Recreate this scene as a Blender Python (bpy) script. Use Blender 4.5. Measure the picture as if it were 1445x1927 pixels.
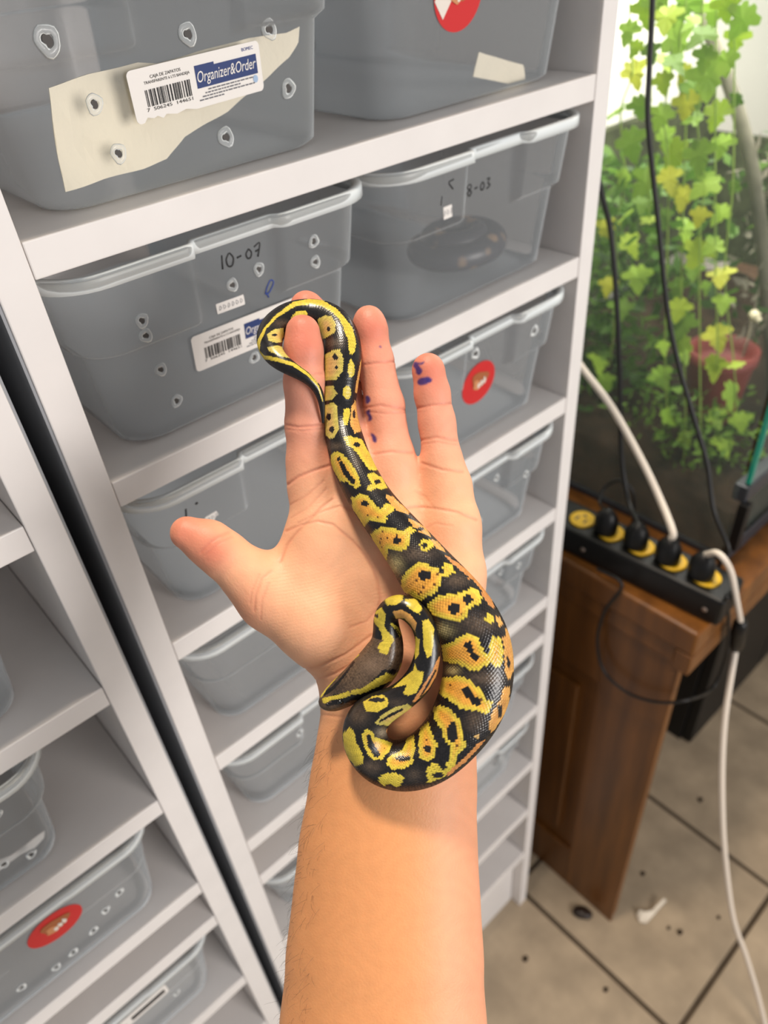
import bpy, bmesh, math, random
import numpy as np
from mathutils import Vector, Matrix
random.seed(7); rng = np.random.default_rng(7)
for o in list(bpy.data.objects): bpy.data.objects.remove(o, do_unlink=True)
scene = bpy.context.scene
COL = scene.collection

# ------------------------------------------------------------------ camera
F = 1405.97; PCX, PCY = 722.5, 963.5
FLOOR = 1.3933                                   # floor lies this far under the first visible shelf
RC = np.array([[0.73948547, -0.66934095, -0.0717587], [-0.46313499, -0.42854189, -0.77577149], [0.48853579, 0.60690571, -0.62692047]])
CP = np.array([-0.10133513, -0.37160997, 0.10714161 + FLOOR])
cam = bpy.data.cameras.new('camera'); camo = bpy.data.objects.new('camera', cam); COL.objects.link(camo)
M = np.eye(4); M[:3, 0] = RC[0]; M[:3, 1] = -RC[1]; M[:3, 2] = -RC[2]; M[:3, 3] = CP
camo.matrix_world = Matrix(M.tolist())
cam.sensor_fit = 'VERTICAL'; cam.sensor_height = 36; cam.sensor_width = 27; cam.lens = 36 * F / 1927
cam.clip_start = 0.02; cam.clip_end = 50
cam.dof.use_dof = True; cam.dof.focus_distance = 0.335; cam.dof.aperture_fstop = 8.0
scene.camera = camo
vs = scene.view_settings
vs.view_transform = 'Standard'; vs.look = 'None'; vs.gamma = 1; vs.use_curve_mapping = False; vs.exposure = -0.15

# ------------------------------------------------------------------ light
world = bpy.data.worlds.new('room_light'); scene.world = world; world.use_nodes = True
world.node_tree.nodes['Background'].inputs[0].default_value = (0.93, 0.97, 1.0, 1)
world.node_tree.nodes['Background'].inputs[1].default_value = 0.36
def area(name, loc, target, size, power, col):
    l = bpy.data.lights.new(name, 'AREA'); l.energy = power; l.color = col; l.shape = 'DISK'; l.size = size
    o = bpy.data.objects.new(name, l); COL.objects.link(o); o.location = loc
    o.rotation_euler = (Vector(target) - Vector(loc)).to_track_quat('-Z', 'Y').to_euler(); return o
area('ceiling_lamp', (0.14, 0.04, 2.75), (0.10, -0.12, 1.0), 0.22, 29, (1.0, 0.85, 0.68))
area('front_fill', (0.55, -2.5, 1.55), (0.1, -0.1, 1.2), 1.2, 58, (1.0, 0.95, 0.91))  # unseen fill disc added in front to brighten shelf fronts and interiors
try:
    scene.cycles.transparent_max_bounces = 24
except Exception: pass

# ------------------------------------------------------------------ pixel helpers
def ray(px, py): return RC.T @ np.array([(px - PCX) / F, (py - PCY) / F, 1.0])
def at_depth(px, py, d): return CP + ray(px, py) * d
def on_x(px, py, x): r = ray(px, py); return CP + r * (x - CP[0]) / r[0]
def on_y(px, py, y): r = ray(px, py); return CP + r * (y - CP[1]) / r[1]
def on_z(px, py, z): r = ray(px, py); return CP + r * (z - CP[2]) / r[2]

# ------------------------------------------------------------------ materials
def lin(c):
    return tuple((v / 12.92 if v <= 0.04045 else ((v + 0.055) / 1.055) ** 2.4) for v in [x / 255 for x in c])
def mat(name, rgb, rough=0.5, spec=0.5, metal=0.0, bump=0.0, bscale=60, vary=0.0, vscale=8, emit=None, sss=0.0):
    m = bpy.data.materials.new(name); m.use_nodes = True; nt = m.node_tree; b = nt.nodes['Principled BSDF']
    c = (*lin(rgb), 1)
    b.inputs['Base Color'].default_value = c; b.inputs['Roughness'].default_value = rough
    b.inputs['Specular IOR Level'].default_value = spec; b.inputs['Metallic'].default_value = metal
    tc = nt.nodes.new('ShaderNodeTexCoord')
    if vary:
        n = nt.nodes.new('ShaderNodeTexNoise'); n.inputs['Scale'].default_value = vscale; n.inputs['Detail'].default_value = 5
        nt.links.new(tc.outputs['Object'], n.inputs['Vector'])
        r = nt.nodes.new('ShaderNodeValToRGB')
        r.color_ramp.elements[0].position = 0.3; r.color_ramp.elements[1].position = 0.7
        r.color_ramp.elements[0].color = tuple(v * (1 - vary) for v in c[:3]) + (1,)
        r.color_ramp.elements[1].color = tuple(min(1, v * (1 + vary * 0.6)) for v in c[:3]) + (1,)
        nt.links.new(n.outputs['Fac'], r.inputs['Fac']); nt.links.new(r.outputs['Color'], b.inputs['Base Color'])
    if bump:
        n = nt.nodes.new('ShaderNodeTexNoise'); n.inputs['Scale'].default_value = bscale; n.inputs['Detail'].default_value = 4
        nt.links.new(tc.outputs['Object'], n.inputs['Vector'])
        bp = nt.nodes.new('ShaderNodeBump'); bp.inputs['Strength'].default_value = bump; bp.inputs['Distance'].default_value = 0.002
        nt.links.new(n.outputs['Fac'], bp.inputs['Height']); nt.links.new(bp.outputs['Normal'], b.inputs['Normal'])
    if emit:
        b.inputs['Emission Color'].default_value = (*lin(rgb), 1); b.inputs['Emission Strength'].default_value = emit
    return m
def translucent(name, rgb, alpha, rough=0.25, spec=0.5, cloud=0.0, fres=0.0):
    m = mat(name, rgb, rough, spec); nt = m.node_tree; b = nt.nodes['Principled BSDF']
    b.inputs['Alpha'].default_value = alpha
    if fres:
        lw = nt.nodes.new('ShaderNodeFresnel'); lw.inputs['IOR'].default_value = 1.35
        ad = nt.nodes.new('ShaderNodeMath'); ad.operation = 'MULTIPLY_ADD'; ad.inputs[1].default_value = fres; ad.inputs[2].default_value = alpha; ad.use_clamp = True
        nt.links.new(lw.outputs['Fac'], ad.inputs[0]); nt.links.new(ad.outputs[0], b.inputs['Alpha'])
    if cloud:
        tc = nt.nodes.new('ShaderNodeTexCoord'); n = nt.nodes.new('ShaderNodeTexNoise'); n.inputs['Scale'].default_value = 14; n.inputs['Detail'].default_value = 3
        nt.links.new(tc.outputs['Object'], n.inputs['Vector'])
        mr = nt.nodes.new('ShaderNodeMapRange'); mr.inputs['From Min'].default_value = 0.3; mr.inputs['From Max'].default_value = 0.7
        mr.inputs['To Min'].default_value = alpha - cloud; mr.inputs['To Max'].default_value = alpha + cloud
        nt.links.new(n.outputs['Fac'], mr.inputs['Value']); nt.links.new(mr.outputs['Result'], b.inputs['Alpha'])
    return m
def attr_mat(name, rough, spec, sss=0.0, bump=0.0, bscale=600):
    m = mat(name, (200, 200, 200), rough, spec, bump=bump, bscale=bscale); nt = m.node_tree; b = nt.nodes['Principled BSDF']
    a = nt.nodes.new('ShaderNodeAttribute'); a.attribute_name = 'col'
    nt.links.new(a.outputs['Color'], b.inputs['Base Color'])
    if sss:
        b.inputs['Subsurface Weight'].default_value = sss; b.inputs['Subsurface Radius'].default_value = (1.0, 0.35, 0.2); b.inputs['Subsurface Scale'].default_value = 0.004
    return m

MT = dict(
    white=mat('white_melamine', (226, 222, 220), 0.38, 0.4, vary=0.03, vscale=9),
    edge=mat('white_edge_band', (232, 227, 224), 0.42, 0.4, vary=0.03, vscale=30),
    side_shade=mat('grey_side_shade', (150, 152, 156), 0.5),  # shade of the gap between the racks, put into a grey colour
    joint=mat('dark_joint', (60, 55, 52), 0.8),
    bin=translucent('frosted_plastic', (232, 238, 242), 0.105, 0.16, 0.8, 0.0, 1.3),
    rim=translucent('frosted_rim', (226, 232, 234), 0.22, 0.22, 0.6, 0.0, 0.8),
    melt=translucent('melted_plastic', (230, 234, 234), 0.17, 0.12, 0.9, 0.0, 0.8),
    hole=mat('hole_dark', (74, 70, 68), 0.7),
    paper=mat('label_white', (236, 231, 226), 0.55, vary=0.02),
    navy=mat('label_navy', (38, 58, 112), 0.5), ink=mat('black_ink', (28, 28, 30), 0.6),
    grey_ink=mat('grey_ink', (105, 105, 112), 0.6), blue_ink=mat('blue_ink', (32, 62, 140), 0.5), light_blue=mat('label_light_blue', (160, 185, 215), 0.5),
    towel=mat('paper_towel', (236, 226, 203), 0.8, 0.2, bump=0.25, bscale=180, vary=0.06, vscale=14),
    stain=mat('brown_stain', (168, 148, 120), 0.9),
    red=mat('sticker_red', (206, 40, 44), 0.4), sticker_brown=mat('sticker_brown', (168, 98, 58), 0.45), sticker_tan=mat('sticker_tan', (206, 140, 96), 0.45), sticker_white=mat('sticker_white', (232, 222, 212), 0.45),
    tile=mat('floor_tile', (172, 154, 130), 0.42, 0.4, vary=0.24, vscale=14, bump=0.05, bscale=40),
    grout=mat('grout', (86, 74, 60), 0.9, 0.2, vary=0.15, vscale=30),
    wall=mat('wall_paint', (214, 210, 200), 0.8, 0.2, vary=0.03),
    wood=None, black=mat('black_plastic', (12, 12, 13), 0.42, 0.35), rubber=mat('black_cable', (18, 18, 19), 0.45, 0.4),
    blackwood=mat('black_laminate', (16, 16, 17), 0.5, 0.3),
    yellow=mat('outlet_yellow', (214, 170, 22), 0.45), cream=mat('white_cable', (222, 210, 196), 0.45), steel=mat('screw_steel', (150, 135, 125), 0.35, metal=0.8),
    trim=mat('tank_trim', (44, 47, 54), 0.4),
    glass=translucent('tank_glass', (190, 210, 200), 0.055, 0.04, 0.8), glass_edge=translucent('glass_edge_green', (22, 140, 118), 0.85, 0.15),
    soil=mat('soil', (46, 35, 26), 0.95, 0.1, bump=0.8, bscale=90, vary=0.5, vscale=30),
    moss=mat('moss', (72, 100, 30), 0.9, 0.1, vary=0.5, vscale=60), stem=mat('vine_stem', (122, 150, 48), 0.6),
    twig=mat('dry_twig', (128, 122, 104), 0.85, vary=0.3, vscale=40), bark=mat('bark', (112, 108, 92), 0.85, bump=0.6, vary=0.3, vscale=20),
    backing=mat('cork_backing', (58, 62, 42), 0.95, 0.1, bump=0.9, bscale=60, vary=0.6, vscale=25),
    pot=mat('dark_red_pot', (112, 38, 34), 0.6), pebble=mat('pebble_pale', (196, 190, 160), 0.6),
    hair=mat('arm_hair', (58, 42, 32), 0.5), nail=mat('nail', (226, 176, 160), 0.3), scrap=mat('paper_scrap', (226, 216, 200), 0.7), bug=mat('bug_brown', (34, 20, 14), 0.4), eye=mat('eye_black', (8, 8, 9), 0.05, 0.8),
)
def wood_mat():
    m = mat('varnished_wood', (128, 70, 26), 0.38, 0.4); nt = m.node_tree; b = nt.nodes['Principled BSDF']
    tc = nt.nodes.new('ShaderNodeTexCoord'); mp = nt.nodes.new('ShaderNodeMapping'); mp.inputs['Scale'].default_value = (30, 30, 2.5)
    n = nt.nodes.new('ShaderNodeTexNoise'); n.inputs['Scale'].default_value = 1.6; n.inputs['Detail'].default_value = 6
    r = nt.nodes.new('ShaderNodeValToRGB'); r.color_ramp.elements[0].color = (*lin((88, 52, 19)), 1); r.color_ramp.elements[1].color = (*lin((126, 78, 31)), 1)
    r.color_ramp.elements[0].position = 0.3; r.color_ramp.elements[1].position = 0.72
    nt.links.new(tc.outputs['Object'], mp.inputs['Vector']); nt.links.new(mp.outputs['Vector'], n.inputs['Vector'])
    nt.links.new(n.outputs['Fac'], r.inputs['Fac']); nt.links.new(r.outputs['Color'], b.inputs['Base Color'])
    return m
MT['wood'] = wood_mat()
GREENS = [mat('ivy_leaf_%d' % i, c, 0.5, 0.35, vary=0.15, vscale=60) for i, c in enumerate([(150, 184, 62), (168, 192, 56), (128, 166, 52), (186, 192, 58), (108, 146, 46)])]
DARKG = [mat('fern_leaf_%d' % i, c, 0.6, 0.3, vary=0.2, vscale=40) for i, c in enumerate([(74, 112, 34), (92, 128, 44), (58, 88, 34)])]
for m in GREENS + DARKG:                                         # leaves let some light through
    nt = m.node_tree; b = nt.nodes['Principled BSDF']; tr = nt.nodes.new('ShaderNodeBsdfTranslucent'); mx = nt.nodes.new('ShaderNodeMixShader'); mx.inputs[0].default_value = 0.4
    src = b.inputs['Base Color'].links[0].from_socket; nt.links.new(src, tr.inputs['Color'])
    out = nt.nodes['Material Output']; nt.links.new(b.outputs[0], mx.inputs[1]); nt.links.new(tr.outputs[0], mx.inputs[2]); nt.links.new(mx.outputs[0], out.inputs['Surface'])

# ------------------------------------------------------------------ mesh helpers
def put(name, me, m=None, parent=None, loc=None, rot=None):
    o = bpy.data.objects.new(name, me); COL.objects.link(o)
    if m is not None and me is not None:
        if len(me.materials) == 0: me.materials.append(m)
    if parent is not None: o.parent = parent
    if loc is not None: o.location = loc
    if rot is not None: o.rotation_euler = rot
    return o
def thing(name, label, cat, loc=(0, 0, 0), group=None, rot=(0, 0, 0)):
    o = bpy.data.objects.new(name, None); COL.objects.link(o); o.empty_display_size = 0.05
    o.location = loc; o.rotation_euler = rot; return tag(o, label, cat, group)
def tag(o, label=None, cat=None, group=None, kind=None):
    if label: o['label'] = label
    if cat: o['category'] = cat
    if group: o['group'] = group
    if kind: o['kind'] = kind
    return o
def mesh_from(name, V, Fc, smooth=False):
    me = bpy.data.meshes.new(name); me.from_pydata([tuple(map(float, v)) for v in V], [], [tuple(int(i) for i in f) for f in Fc]); me.update()
    if smooth: me.polygons.foreach_set('use_smooth', [True] * len(me.polygons))
    return me
def box_mesh(name, a, b, bevel=0.0, seg=2):
    bm = bmesh.new(); bmesh.ops.create_cube(bm, size=1)
    s = [b[i] - a[i] for i in range(3)]; c = [(b[i] + a[i]) / 2 for i in range(3)]
    bmesh.ops.scale(bm, vec=s, verts=bm.verts); bmesh.ops.translate(bm, vec=c, verts=bm.verts)
    if bevel: bmesh.ops.bevel(bm, geom=bm.edges[:], offset=bevel, segments=seg, profile=0.5, affect='EDGES')
    me = bpy.data.meshes.new(name); bm.to_mesh(me); bm.free(); return me
def box(name, a, b, m, parent=None, bevel=0.0008): return put(name, box_mesh(name, a, b, bevel), m, parent)
def tube_data(pts, rad, n=10, closed_ends=True):
    P = np.array(pts, float); L = len(P); R_ = np.full(L, rad) if np.isscalar(rad) else np.array(rad, float)
    T = np.gradient(P, axis=0); T /= np.linalg.norm(T, axis=1)[:, None] + 1e-12
    up = np.array([0.3, 0.2, 1.0]) if abs(T[0] @ np.array([0, 0, 1])) < 0.9 else np.array([1.0, 0.1, 0])
    N = up - T[0] * (up @ T[0]); N /= np.linalg.norm(N); V = []; Fc = []
    for i in range(L):
        N = N - T[i] * (N @ T[i]); N /= np.linalg.norm(N) + 1e-12; B = np.cross(T[i], N)
        for k in range(n):
            a = 2 * math.pi * k / n; V.append(P[i] + R_[i] * (math.cos(a) * N + math.sin(a) * B))
    for i in range(L - 1):
        for k in range(n): Fc.append((i * n + k, i * n + (k + 1) % n, (i + 1) * n + (k + 1) % n, (i + 1) * n + k))
    if closed_ends: Fc.append(tuple(range(n - 1, -1, -1))); Fc.append(tuple((L - 1) * n + k for k in range(n)))
    return V, Fc
def tube(name, pts, rad, m, parent=None, n=10):
    V, Fc = tube_data(pts, rad, n); return put(name, mesh_from(name, V, Fc, True), m, parent)
def spline(pts, per=12):
    P = np.array(pts, float); Q = np.vstack([2 * P[0] - P[1], P, 2 * P[-1] - P[-2]]); out = []
    for i in range(len(P) - 1):
        p0, p1, p2, p3 = Q[i:i + 4]
        for t in np.linspace(0, 1, per, endpoint=False):
            out.append(0.5 * ((2 * p1) + (-p0 + p2) * t + (2 * p0 - 5 * p1 + 4 * p2 - p3) * t * t + (-p0 + 3 * p1 - 3 * p2 + p3) * t ** 3))
    out.append(P[-1]); return np.array(out)
def lathe(name, prof, m, parent=None, n=24, loc=None, rot=None, sq=1.0):
    V = []; Fc = []
    for r, z in prof:
        for k in range(n): a = 2 * math.pi * k / n; V.append((r * math.cos(a), sq * r * math.sin(a), z))
    for i in range(len(prof) - 1):
        for k in range(n): Fc.append((i * n + k, i * n + (k + 1) % n, (i + 1) * n + (k + 1) % n, (i + 1) * n + k))
    Fc.append(tuple(range(n - 1, -1, -1))); Fc.append(tuple((len(prof) - 1) * n + k for k in range(n)))
    return put(name, mesh_from(name, V, Fc, True), m, parent, loc, rot)
def prism_xz(name, outline, y0, y1, m, parent=None):          # an outline in x,z given a thickness along y
    n = len(outline); V = [(x, y0, z) for x, z in outline] + [(x, y1, z) for x, z in outline]
    Fc = [tuple(range(n)), tuple(range(2 * n - 1, n - 1, -1))] + [(i + n, (i + 1) % n + n, (i + 1) % n, i) for i in range(n)]
    me = mesh_from(name, V, Fc); bm = bmesh.new(); bm.from_mesh(me); bmesh.ops.recalc_face_normals(bm, faces=bm.faces[:]); bm.to_mesh(me); bm.free()
    return put(name, me, m, parent)
def rrect(x0, x1, z0, z1, r, n=5):
    out = []
    for cx, cz, a0 in ((x1 - r, z1 - r, 0), (x0 + r, z1 - r, 90), (x0 + r, z0 + r, 180), (x1 - r, z0 + r, 270)):
        for k in range(n + 1): a = math.radians(a0 + 90 * k / n); out.append((cx + r * math.cos(a), cz + r * math.sin(a)))
    return out
def circle2(cx, cz, rx, rz, n=28): return [(cx + rx * math.cos(2 * math.pi * k / n), cz + rz * math.sin(2 * math.pi * k / n)) for k in range(n)]
def text_on(name, s, x, y, z, width, m, parent, shear=0.0, height=None):      # flat lettering facing -y, left-bottom corner at x,z
    cu = bpy.data.curves.new(name, 'FONT'); cu.body = s; cu.size = 1; cu.extrude = 0; cu.shear = shear; cu.resolution_u = 3
    ob = bpy.data.objects.new(name, cu); COL.objects.link(ob)
    dg = bpy.context.evaluated_depsgraph_get(); me = bpy.data.meshes.new_from_object(ob.evaluated_get(dg)); bpy.data.objects.remove(ob, do_unlink=True)
    co = np.array([v.co[:] for v in me.vertices]); mn = co.min(0); mx = co.max(0); k = width / (mx[0] - mn[0]); kz = k if height is None else height / (mx[1] - mn[1])
    for v in me.vertices: v.co = ((v.co.x - mn[0]) * k + x, y, (v.co.y - mn[1]) * kz + z)
    me.materials.clear(); return put(name, me, m, parent)
def stroke(name, polys, y, w, m, parent):                       # hand lettering: flat-tube strokes in x,z at depth y
    V = []; Fc = []
    for p in polys:
        P = spline([(a, y, b) for a, b in p], 5) if len(p) > 2 else np.array([(a, y, b) for a, b in p])
        v, f = tube_data(P, w, 6); o = len(V); V += [(q[0], y + (q[1] - y) * 0.3, q[2]) for q in v]; Fc += [tuple(i + o for i in g) for g in f]
    return put(name, mesh_from(name, V, Fc, True), m, parent)

# ------------------------------------------------------------------ room shell
fl = tag(box('floor', (-1.6, -1.6, -0.03), (2.4, 1.0, -0.003), MT['grout'], bevel=0), kind='structure', label='cream ceramic tile floor with dark grout lines')
PITCH = 0.3435; GAP = 0.009
tm = box_mesh('floor_tile', (GAP / 2, GAP / 2, -0.008), (PITCH - GAP / 2, PITCH - GAP / 2, 0.0), 0.0015); tm.materials.append(MT['tile'])
for i in range(-5, 6):
    for j in range(-3, 4): put('floor_tile', tm, None, fl, (0.4655 + i * PITCH, -0.3135 + j * PITCH, 0))
tag(box('wall_back', (-1.6, 0.375, 0), (2.4, 0.45, 2.9), MT['wall'], bevel=0), kind='structure', label='pale painted wall behind the racks')
tag(box('wall_right', (2.0, -1.6, 0), (2.08, 0.374, 2.9), MT['wall'], bevel=0), kind='structure', label='pale painted wall beyond the glass terrarium')

# ------------------------------------------------------------------ racks
TH = 0.018; POST = 0.0186; INW = 0.44; DEPTH = 0.37
Z0 = FLOOR
UP = [Z0 + v for v in (0.277, 0.1385, 0.0, -0.138, -0.277, -0.416, -0.553)]
LO = [Z0 + v for v in (-0.620, -0.768, -0.906, -1.044, -1.187)]
def rack_module(x, zb, zt, shelves, label, group, plinth=False):
    t = thing('storage_rack', label, 'shelf rack', (x, 0, zb), group)
    H = zt - zb
    box('side_panel', (-POST, 0, 0), (0, DEPTH, H), MT['edge'], t); box('side_panel', (INW, 0, 0), (INW + POST, DEPTH, H), MT['edge'], t)
    box('back_panel', (0, DEPTH - 0.006, 0.0), (INW, DEPTH, H), MT['white'], t, 0)
    for xa in (-POST - 0.0016, INW + POST + 0.0001): box('outer_shade_sheet', (xa, 0.0015, 0.001), (xa + 0.0015, DEPTH, H - 0.001), MT['side_shade'], t, 0)  # grey sheets added on the outer sides to darken the gap
    for s in shelves:
        box('shelf', (0.0004, 0.0006, s - TH - zb), (INW - 0.0004, DEPTH - 0.006, s - zb), MT['edge'], t)
    if plinth: box('plinth', (0.0005, 0.02, 0), (INW - 0.0005, 0.036, shelves[-1] - TH - zb), MT['white'], t)
    return t
XR = 0.0; XL = -0.0515 - INW
split = Z0 - 0.620
rack_module(XR, split, Z0 + 0.277, UP, 'white upper rack module beside the glass terrarium', 'white stacked rack modules')
rack_module(XR, 0.0, split, LO, 'white lower rack module standing next to the wooden stand', 'white stacked rack modules', True)
rack_module(XL, split, Z0 + 0.277, UP, 'white upper rack module left of the dark gap', 'white stacked rack modules')
rack_module(XL, 0.0, split, LO, 'white lower rack module left of the dark gap', 'white stacked rack modules', True)

# ------------------------------------------------------------------ bins (all the same tub)
BH = 0.1135
def sm(a, b, x): t = min(1, max(0, (x - a) / (b - a))); return t * t * (3 - 2 * t)
def bin_body_mesh(bulge=0.0055):
    lv = [(0.0, -0.004), (0.0, 0.0), (0.0035, 0.0), (0.012, 0.0), (0.03, 0), (0.05, 0), (0.0605, 0), (0.0625, 0), (0.0645, 0), (0.0665, 0), (0.069, 0), (0.08, 0), (0.095, 0), (0.106, 0)]
    # perimeter sampled on a unit rounded rectangle: sides get dense points
    per = []
    def arc(cx, cy, a0):
        for k in range(9): a = math.radians(a0 + 90 * k / 8); per.append((cx, cy, math.cos(a), math.sin(a)))
    xs_front = [(-1 + 2 * k / 44) for k in range(1, 44)]
    arc(-1, -1, 180)
    for u in xs_front: per.append((u, -1, 0, -1))
    arc(1, -1, 270)
    for k in range(1, 12): per.append((1, -1 + 2 * k / 12, 1, 0))
    arc(1, 1, 0)
    for k in range(1, 12): per.append((1 - 2 * k / 12, 1, 0, 1))
    arc(-1, 1, 90)
    for k in range(1, 12): per.append((-1, 1 - 2 * k / 12, -1, 0))
    V = []; Fc = []; n = len(per)
    hy = 0.165
    for i, (z, ins) in enumerate(lv):
        hw = 0.0855 + 0.0115 * z / 0.11; r = 0.02; yf = 0.010 * (1 - z / 0.11)
        zz = z
        if i == 0: hw -= 0.006; yf += 0.006
        elif i == 1: hw -= 0.003; yf += 0.003; zz = 0.0006
        for (u, v, nx, ny) in per:
            x = u * (hw - r) + nx * r
            yy0 = yf; yy1 = 2 * hy - yf
            cy = (yy0 + yy1) / 2; y = cy + v * ((yy1 - yy0) / 2 - r) + ny * r
            zone = 1 - sm(-0.028, -0.0245, x) + sm(0.029, 0.0325, x)
            if y > 0.05: zone = 1 - sm(0.05, 0.06, y) if y < hy * 2 - 0.06 else 1
            off = bulge * sm(0.0625, 0.0667, z) * zone
            V.append((x + nx * off, y + ny * off, zz))
    L = len(lv)
    for i in range(L - 1):
        for k in range(n): Fc.append((i * n + k, i * n + (k + 1) % n, (i + 1) * n + (k + 1) % n, (i + 1) * n + k))
    Fc.append(tuple(range(n - 1, -1, -1)))
    top = V[(L - 1) * n:]
    me = mesh_from('bin_body', V, Fc, True); me.materials.append(MT['bin'])
    # rim: out-turned lip with a down-turned edge
    RV = []; RF = []; prof = [(0.0, 0.106), (0.0, 0.1125), (0.002, BH), (0.0055, BH), (0.0066, 0.1125), (0.0066, 0.1062), (0.0055, 0.1062), (0.0053, 0.1112), (0.0018, 0.1112)]
    ctr = (0, hy)
    out = []
    for (u, v, nx, ny) in per: out.append((nx, ny))
    for d, z in prof:
        for k in range(n):
            bx_, by_, _ = top[k]; nx, ny = out[k]; RV.append((bx_ + nx * d, by_ + ny * d, z))
    m_ = len(prof)
    for i in range(m_):
        j = (i + 1) % m_
        for k in range(n): RF.append((i * n + k, i * n + (k + 1) % n, j * n + (k + 1) % n, j * n + k))
    rm = mesh_from('bin_rim', RV, RF, True); rm.materials.append(MT['rim'])
    return me, rm
BODY, RIM = bin_body_mesh()
BODY2, RIM2 = bin_body_mesh(0.0008)
BULGE = 0.0055
def front_y(x, z):                                              # local y of the outer front wall of a tub
    y = 0.010 * (1 - z / 0.11); hw = 0.0855 + 0.0115 * z / 0.11
    if abs(x) > hw - 0.02: d = abs(x) - (hw - 0.02); y += 0.02 - math.sqrt(max(0, 0.02 ** 2 - d * d))
    zone = 1 - sm(-0.028, -0.0245, x) + sm(0.029, 0.0325, x)
    return y - BULGE * sm(0.0625, 0.0667, z) * zone
def ring_mesh():
    V = []; Fc = []; n = 16; m_ = 7
    for i in range(n):
        a = 2 * math.pi * i / n; rr = 0.0031 * (1 + 0.10 * math.sin(3 * a + 1) + 0.06 * math.sin(5 * a))
        for k in range(m_):
            b = 2 * math.pi * k / m_; t = 0.0013 * (1 + 0.15 * math.sin(2 * a))
            V.append(((rr + t * math.cos(b)) * math.cos(a), 0.0009 * math.sin(b) - 0.0003, (rr + t * math.cos(b)) * math.sin(a) * 1.12))
    for i in range(n):
        for k in range(m_): Fc.append((i * m_ + k, ((i + 1) % n) * m_ + k, ((i + 1) % n) * m_ + (k + 1) % m_, i * m_ + (k + 1) % m_))
    me = mesh_from('vent_hole', V, Fc, True); me.materials.append(MT['melt'])
    n2 = 12; V = [(0.0017 * math.cos(2 * math.pi * k / n2), y, 0.0021 * math.sin(2 * math.pi * k / n2)) for y in (-0.0004, 0.0002) for k in range(n2)]
    Fc = [tuple(range(n2)), tuple(range(2 * n2 - 1, n2 - 1, -1))] + [(k, n2 + k, n2 + (k + 1) % n2, (k + 1) % n2) for k in range(n2)]
    hm = mesh_from('vent_core', V, Fc); hm.materials.append(MT['hole']); return me, hm
RING, HOLE = ring_mesh()
def vent(t, x, z, s=1.0):
    o = put('vent_hole', RING, None, t, (x, front_y(x, z) - 0.0004, z)); s *= 0.88; o.scale = (s, s, s); o.rotation_euler = (0, random.uniform(-1, 1), 0)
    put('vent_core', HOLE, None, o)
def make_bin(xc, z, label, y=0.009, vents=(), group='clear storage tubs on the racks', rz=0.0, plain=False):
    global BULGE
    BULGE = 0.0008 if plain else 0.0055
    t = thing('storage_bin', label, 'storage bin', (xc, y, z), group, (0, 0, rz))
    put('tub_body', BODY2 if plain else BODY, None, t); put('tub_rim', RIM2 if plain else RIM, None, t)
    for v in vents: vent(t, *v)
    return t
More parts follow.
